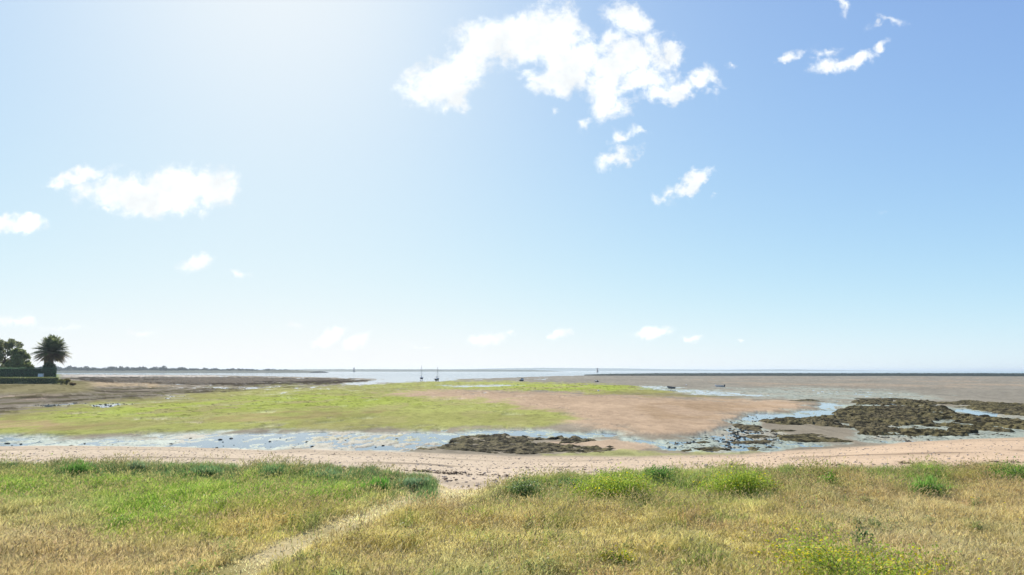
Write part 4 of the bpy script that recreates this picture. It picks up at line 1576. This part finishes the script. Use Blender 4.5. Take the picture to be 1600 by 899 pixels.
def far_land(name, pts, dist, depth, c, seed, rough=0.25):
    """low land seen across the water: a ridge with sloping sides; pts = (px, top py)"""
    xs = []
    zs = []
    for px, py in pts:
        p = at_depth(px, py, dist)
        xs.append(p.x)
        zs.append(max(p.z, .5))
    X = np.linspace(xs[0], xs[-1], 500)
    Z = np.interp(X, xs, zs) * (1 + (fbm(X / (dist * .02), X * 0, seed, 5) - .5) * rough * 2)
    prof = [(-.5, -1.0), (-.42, .35), (-.2, .8), (0, 1.0), (.25, .7), (.5, -1.0)]
    V = []
    for k, (dy, f) in enumerate(prof):
        zz = Z * f if f > 0 else np.full_like(Z, -1.0)
        V.append(np.stack((X, np.full_like(X, dist + dy * depth) + (fbm(X / 90, X * 0 + k, seed + 3, 3) - .5) * depth * .1, zz), axis=1))
    V = np.stack(V, axis=0)
    I = np.arange(V.shape[0] * V.shape[1]).reshape(V.shape[:2])
    q = np.stack((I[:-1, :-1], I[:-1, 1:], I[1:, 1:], I[1:, :-1]), axis=-1).reshape(-1, 4)[:, ::-1]
    cc = np.tile(c, (V.shape[0] * V.shape[1], 1)) * (.8 + .4 * fbm(V[..., 0].ravel() / 60, V[..., 1].ravel() / 60, seed, 4))[:, None]
    o = np_mesh(name, V.reshape(-1, 3), q.ravel(), np.full(len(q), 4), M['rock'], col=cc, smooth=True)
    tag(o, kind='structure')
    return o


far_land('hills', [(560, 580.5), (640, 578.5), (720, 577.0), (800, 575.6), (850, 575.0), (980, 576.0), (1040, 577.2), (1120, 578.0), (1180, 577.6), (1240, 577.4), (1290, 578.4), (1400, 580)],
         9500, 1500, sr_(88, 98, 88), 700, .05)
far_land('far_shore', [(380, 578.8), (450, 577.2), (560, 577.0), (680, 577.2), (760, 577.5), (830, 578.2), (880, 580.5)], 3800, 600, sr_(84, 88, 76), 701, .12)
far_land('near_shore', [(-500, 579.5), (60, 579.2), (110, 579.2), (250, 579.0), (380, 578.8), (470, 578.8), (500, 580.6)], 1750, 200, sr_(70, 74, 60), 702, .1)


def far_wood():
    rg = np.random.default_rng(71)
    cs, rs = [], []
    for px in np.arange(-450, 474, 1.1):
        dist = 1720 + rg.random() * 120
        hpx = np.interp(px, [-450, 90, 130, 200, 260, 290, 330, 380, 400, 420, 474], [9, 8, 7.5, 7.5, 7.5, 5.5, 5.5, 5.5, 3.5, 4.5, 2.2])
        hpx *= (.66 + .55 * vnoise(np.array([px / 4.5]), np.array([1.0]), 77)[0])
        h = hpx * 1.15 * dist / FPX
        d = ray(px, HORIZON)
        x = d.x / d.y * dist
        cs.append((x, dist, h * .45))
        rs.append((3.4 + rg.random() * 3, 4.0, h * .5))
    o = leaf_cloud('far_woodland', cs, rs, 70000, 3.0, sr_(40, 50, 46), sr_(58, 68, 58), None, 72)
    tag(o, 'long hazy belt of dark trees on the far left shore', 'woodland', kind='stuff')


far_wood()

# ------------------------------------------------------------------ boats


def hull_mesh(L, B, Dp, freeboard=.55, sheer=.25, transom=.75, n=14):
    """lofted hull, bow towards +Y, keel line at z=0"""
    sec = 9
    V = []
    for i in range(n):
        t = i / (n - 1)
        w = B / 2 * (transom + (1 - transom) * math.sin(min(t / .45, 1) * math.pi / 2)) if t < .45 else B / 2 * math.cos((t - .45) / .55 * math.pi / 2) ** .75
        w = max(w, .015)
        zk = Dp * (.10 * (1 - t) + (.9 * max(0, (t - .7) / .3) ** 2))
        zt = Dp + freeboard * 0 + sheer * (t ** 2)
        for k in range(sec):
            a = (k / (sec - 1)) * 2 - 1
            x = w * math.copysign(abs(a) ** .7, a)
            z = zk + (zt - zk) * abs(a) ** 2.2
            V.append((x, (t - .5) * L, z))
    F = []
    for i in range(n - 1):
        for k in range(sec - 1):
            q = i * sec + k
            F.append((q, q + 1, q + sec + 1, q + sec))
    F.append(tuple(range(sec))[::-1])
    return V, F


def deck_mesh(V, n=14, sec=9, drop=.04):
    D = []
    for i in range(n):
        a, b = Vector(V[i * sec]), Vector(V[i * sec + sec - 1])
        D += [(a.x * .97, a.y, a.z - drop), ((a.x + b.x) / 2, a.y, a.z - drop + .04), (b.x * .97, b.y, b.z - drop)]
    F = []
    for i in range(n - 1):
        q = i * 3
        F += [(q, q + 1, q + 4, q + 3), (q + 1, q + 2, q + 5, q + 4)]
    return D, F


def sailboat(px, py, L, mast, rz, label, hullmat, lean=0.0):
    p = on_plane(px, py, .08)
    root = empty('sailing_boat', (p.x, p.y, .05), rz)
    root.rotation_euler = (0, math.radians(lean), rz)
    tag(root, label, 'sailboat', 'sailing boats aground on the green flats')
    B = L * .36
    V, F = hull_mesh(L, B, 1.15)
    V = [(x, y, z + .45) for x, y, z in V]
    py_mesh('hull', V, F, hullmat, root, True)
    D, DF = deck_mesh(V)
    py_mesh('deck', D, DF, M['white_paint'], root)
    m = MB()
    m.box((0, L * .08, 1.75), (B * .55, L * .34, .38))
    m.box((0, L * .06, 1.97), (B * .5, L * .26, .08))
    cab = m.build('cabin', M['white_paint'], root)
    for s in (-1, 1):
        m = MB()
        m.box((s * B * .277, L * .08, 1.80), (.02, L * .24, .14))
        m.build('window', M['glass'], cab)
    for s in (-1, 1):
        m = MB()
        m.box((s * B * .26, 0, .32), (.10, L * .22, .66), Matrix.Rotation(s * .22, 3, 'Y'))
        m.build('bilge_keel', M['antifoul'], root)
    m = MB()
    m.box((0, -L * .5 - .06, .75), (.06, .30, 1.1))
    m.build('rudder', M['antifoul'], root)
    m = MB()
    m.tube([(0, L * .12, 1.5), (0, L * .12, mast)], [.075, .05], 8)
    m.tube([(-B * .3, L * .12, mast * .62), (B * .3, L * .12, mast * .62)], [.03, .03], 5)
    mo = m.build('mast', M['rope'], root, True)
    m = MB()
    m.tube([(0, L * .12, 2.35), (0, -L * .33, 2.3)], [.06, .05], 6)
    bo = m.build('boom', M['metal'], root, True)
    m = MB()
    m.tube([(0, L * .10, 2.45), (0, -L * .1, 2.48), (0, -L * .31, 2.38)], [.15, .17, .08], 8)
    m.build('sail_cover', M['canvas'], bo, True)
    m = MB()
    top = (0, L * .12, mast - .1)
    for e in ((0, L * .49, 1.75), (0, -L * .49, 1.5), (B * .46, L * .1, 1.55), (-B * .46, L * .1, 1.55)):
        m.tube([top, e], [.015, .015], 4)
    m.build('rigging', M['rope'], root)
    m = MB()
    m.tube([(-B * .3, -L * .48, 1.5), (-B * .3, -L * .49, 2.05), (B * .3, -L * .49, 2.05), (B * .3, -L * .48, 1.5)], [.02] * 4, 5)
    m.build('stern_rail', M['metal'], root)
    return root


sailboat(658.5, 594, 6.6, 9.2, math.radians(12), 'taller-masted dark sailing boat aground on the pale wet edge, left of the two', M['dark_hull'])
sailboat(683, 596.5, 5.8, 8.0, math.radians(-9), 'shorter grey sailing boat sitting lower on the green algae, right of the two', M['grey_hull'])


def motorboat(name, px, py, L, rz, label, hullmat, cabin=True, lean=0, outboard=True, cat='motorboat'):
    p = on_plane(px, py, .08)
    root = empty(name, (p.x, p.y, .02))
    root.rotation_euler = (0, math.radians(lean), rz)
    tag(root, label, cat)
    B = L * .4
    V, F = hull_mesh(L, B, .8 if cabin else .6, sheer=.3, transom=.88)
    py_mesh('hull', V, F, hullmat, root, True)
    D, DF = deck_mesh(V, drop=.10 if cabin else .14)
    py_mesh('deck', D, DF, M['white_paint'] if cabin else M['white_paint'], root)
    m = MB()
    m.tube([Vector(V[i * 9]) + Vector((0, 0, .02)) for i in range(14)], [.035] * 14, 5)
    m.tube([Vector(V[i * 9 + 8]) + Vector((0, 0, .02)) for i in range(14)], [.035] * 14, 5)
    m.build('gunwale', M['rope'], root)
    if cabin:
        m = MB()
        m.box((0, L * .08, 1.25), (B * .62, L * .3, 1.1))
        cb = m.build('cabin', M['white_paint'], root)
        m = MB()
        m.box((0, L * .07, 1.84), (B * .72, L * .38, .07))
        m.build('roof', M['white_paint'], cb)
        for cen, dim in (((B * .313, L * .08, 1.45), (.02, L * .24, .38)), ((-B * .313, L * .08, 1.45), (.02, L * .24, .38)),
                         ((0, L * .232, 1.45), (B * .54, .02, .38)), ((0, -L * .072, 1.40), (B * .5, .02, .6))):
            m = MB()
            m.box(cen, dim)
            m.build('window', M['glass'], cb)
        m = MB()
        m.tube([(0, L * .05, 1.86), (0, L * .05, 2.7)], [.03, .015], 5)
        m.build('aerial', M['rope'], root)
    else:
        for yy in (-.2, .12):
            m = MB()
            m.box((0, L * yy, .48), (B * .86, .25, .04))
            m.build('bench', M['bark'], root)
    if outboard:
        m = MB()
        m.box((0, -L * .5 - .16, .95 if cabin else .75), (.3, .38, .42))
        m.box((0, -L * .5 - .14, .45), (.12, .2, .7))
        m.build('outboard_motor', M['dark_hull'], root)
    return root


motorboat('cabin_boat', 815.5, 596, 5.6, math.radians(-14), 'dark-hulled cabin boat resting at the far edge of the bright green algae', M['dark_hull'])
motorboat('open_boat', 932, 597, 4.6, math.radians(8), 'small dark boat with pale deck on grey mud below the far beacon', M['dark_hull'], cabin=False)
motorboat('cabin_boat', 1124, 605, 3.6, math.radians(48), 'white boat tilted on the grey-brown flats, farthest right of the boats', M['white_paint'], cabin=False, lean=9)
motorboat('rowing_boat', 1048.5, 607.5, 2.8, math.radians(52), 'low dark rowing boat lying in a small bright pool', M['grey_hull'], cabin=False, outboard=False, cat='rowing boat')

# mooring buoys left on the mud


def buoy(px, py, r, label, mat):
    p = on_plane(px, py, .1)
    root = empty('mooring_buoy', (p.x, p.y, .1))
    tag(root, label, 'buoy', 'mooring buoys on the flats')
    vs, fs = [], []
    prof = [(0, 0), (.55, .08), (.92, .35), (1, .7), (.9, 1.1), (.55, 1.45), (.18, 1.6), (.14, 1.8), (0, 1.82)]
    for q, zz in prof:
        for k in range(12):
            t = 2 * math.pi * k / 12
            vs.append((q * r * math.cos(t), q * r * math.sin(t), zz * r))
    for i in range(len(prof) - 1):
        for k in range(12):
            a, b = i * 12 + k, i * 12 + (k + 1) % 12
            fs.append((a, b, b + 12, a + 12))
    py_mesh('float', vs, fs, mat, root, True)
    m = MB()
    m.tube([(.02, 0, 1.75 * r), (.1, 0, 2.0 * r), (-.1, 0, 2.0 * r), (-.02, 0, 1.75 * r)], [.015] * 4, 5)
    m.build('ring', M['metal'], root)


buoy(935, 612, .28, 'white mooring buoy on the dull green edge below the small dark boat', M['white_paint'])
buoy(1072, 602.5, .25, 'pale buoy on grey mud between the rowing boat and the white boat', M['white_paint'])


def beacon(px, dist, h, w, label, top):
    d = ray(px, HORIZON)
    x = d.x / d.y * dist
    root = empty('beacon_tower', (x, dist, -.5))
    tag(root, label, 'beacon', 'beacon towers on the horizon')
    m = MB()
    m.tube([(0, 0, 0), (0, 0, h * .12), (0, 0, h * .14), (0, 0, h * .7)], [w * .75, w * .7, w * .5, w * .38], 12)
    m.build('tower', M['navred'], root, True)
    m = MB()
    m.tube([(0, 0, h * .7), (0, 0, h * .73)], [w * .52, w * .52], 12)
    m.build('gallery', M['stone'], root)
    m = MB()
    if top == 'cone':
        m.tube([(0, 0, h * .73), (0, 0, h * .84), (0, 0, h)], [w * .3, w * .3, .05], 10)
    else:
        m.tube([(0, 0, h * .73), (0, 0, h * .8)], [w * .06, w * .06], 6)
        m.tube([(0, 0, h * .8), (0, 0, h * .9), (0, 0, h)], [w * .45, w * .5, w * .4], 10)
    m.build('topmark', M['navred'], root)


beacon(553, 2900, 21, 6.5, 'narrow dark beacon tower on the horizon left of the sailing boats', 'cone')
beacon(933.5, 2300, 14, 5.5, 'short dark beacon with a blunt top above the far water', 'can')

# ------------------------------------------------------------------ haze
hm, hn, hl = mat_new('haze')
ho = hn.new('ShaderNodeOutputMaterial')
pv = hn.new('ShaderNodeVolumePrincipled')
pv.inputs['Color'].default_value = (0.72, 0.83, 0.92, 1)
pv.inputs['Density'].default_value = 0.0001
pv.inputs['Anisotropy'].default_value = 0.3
hl.new(pv.outputs[0], ho.inputs['Volume'])
hb = MB()
hb.box((0, 0, 12.5), (62000, 62000, 31))
hz = hb.build('haze', hm)
tag(hz, 'thin pale sea haze over the flats and the horizon', 'haze', kind='stuff')
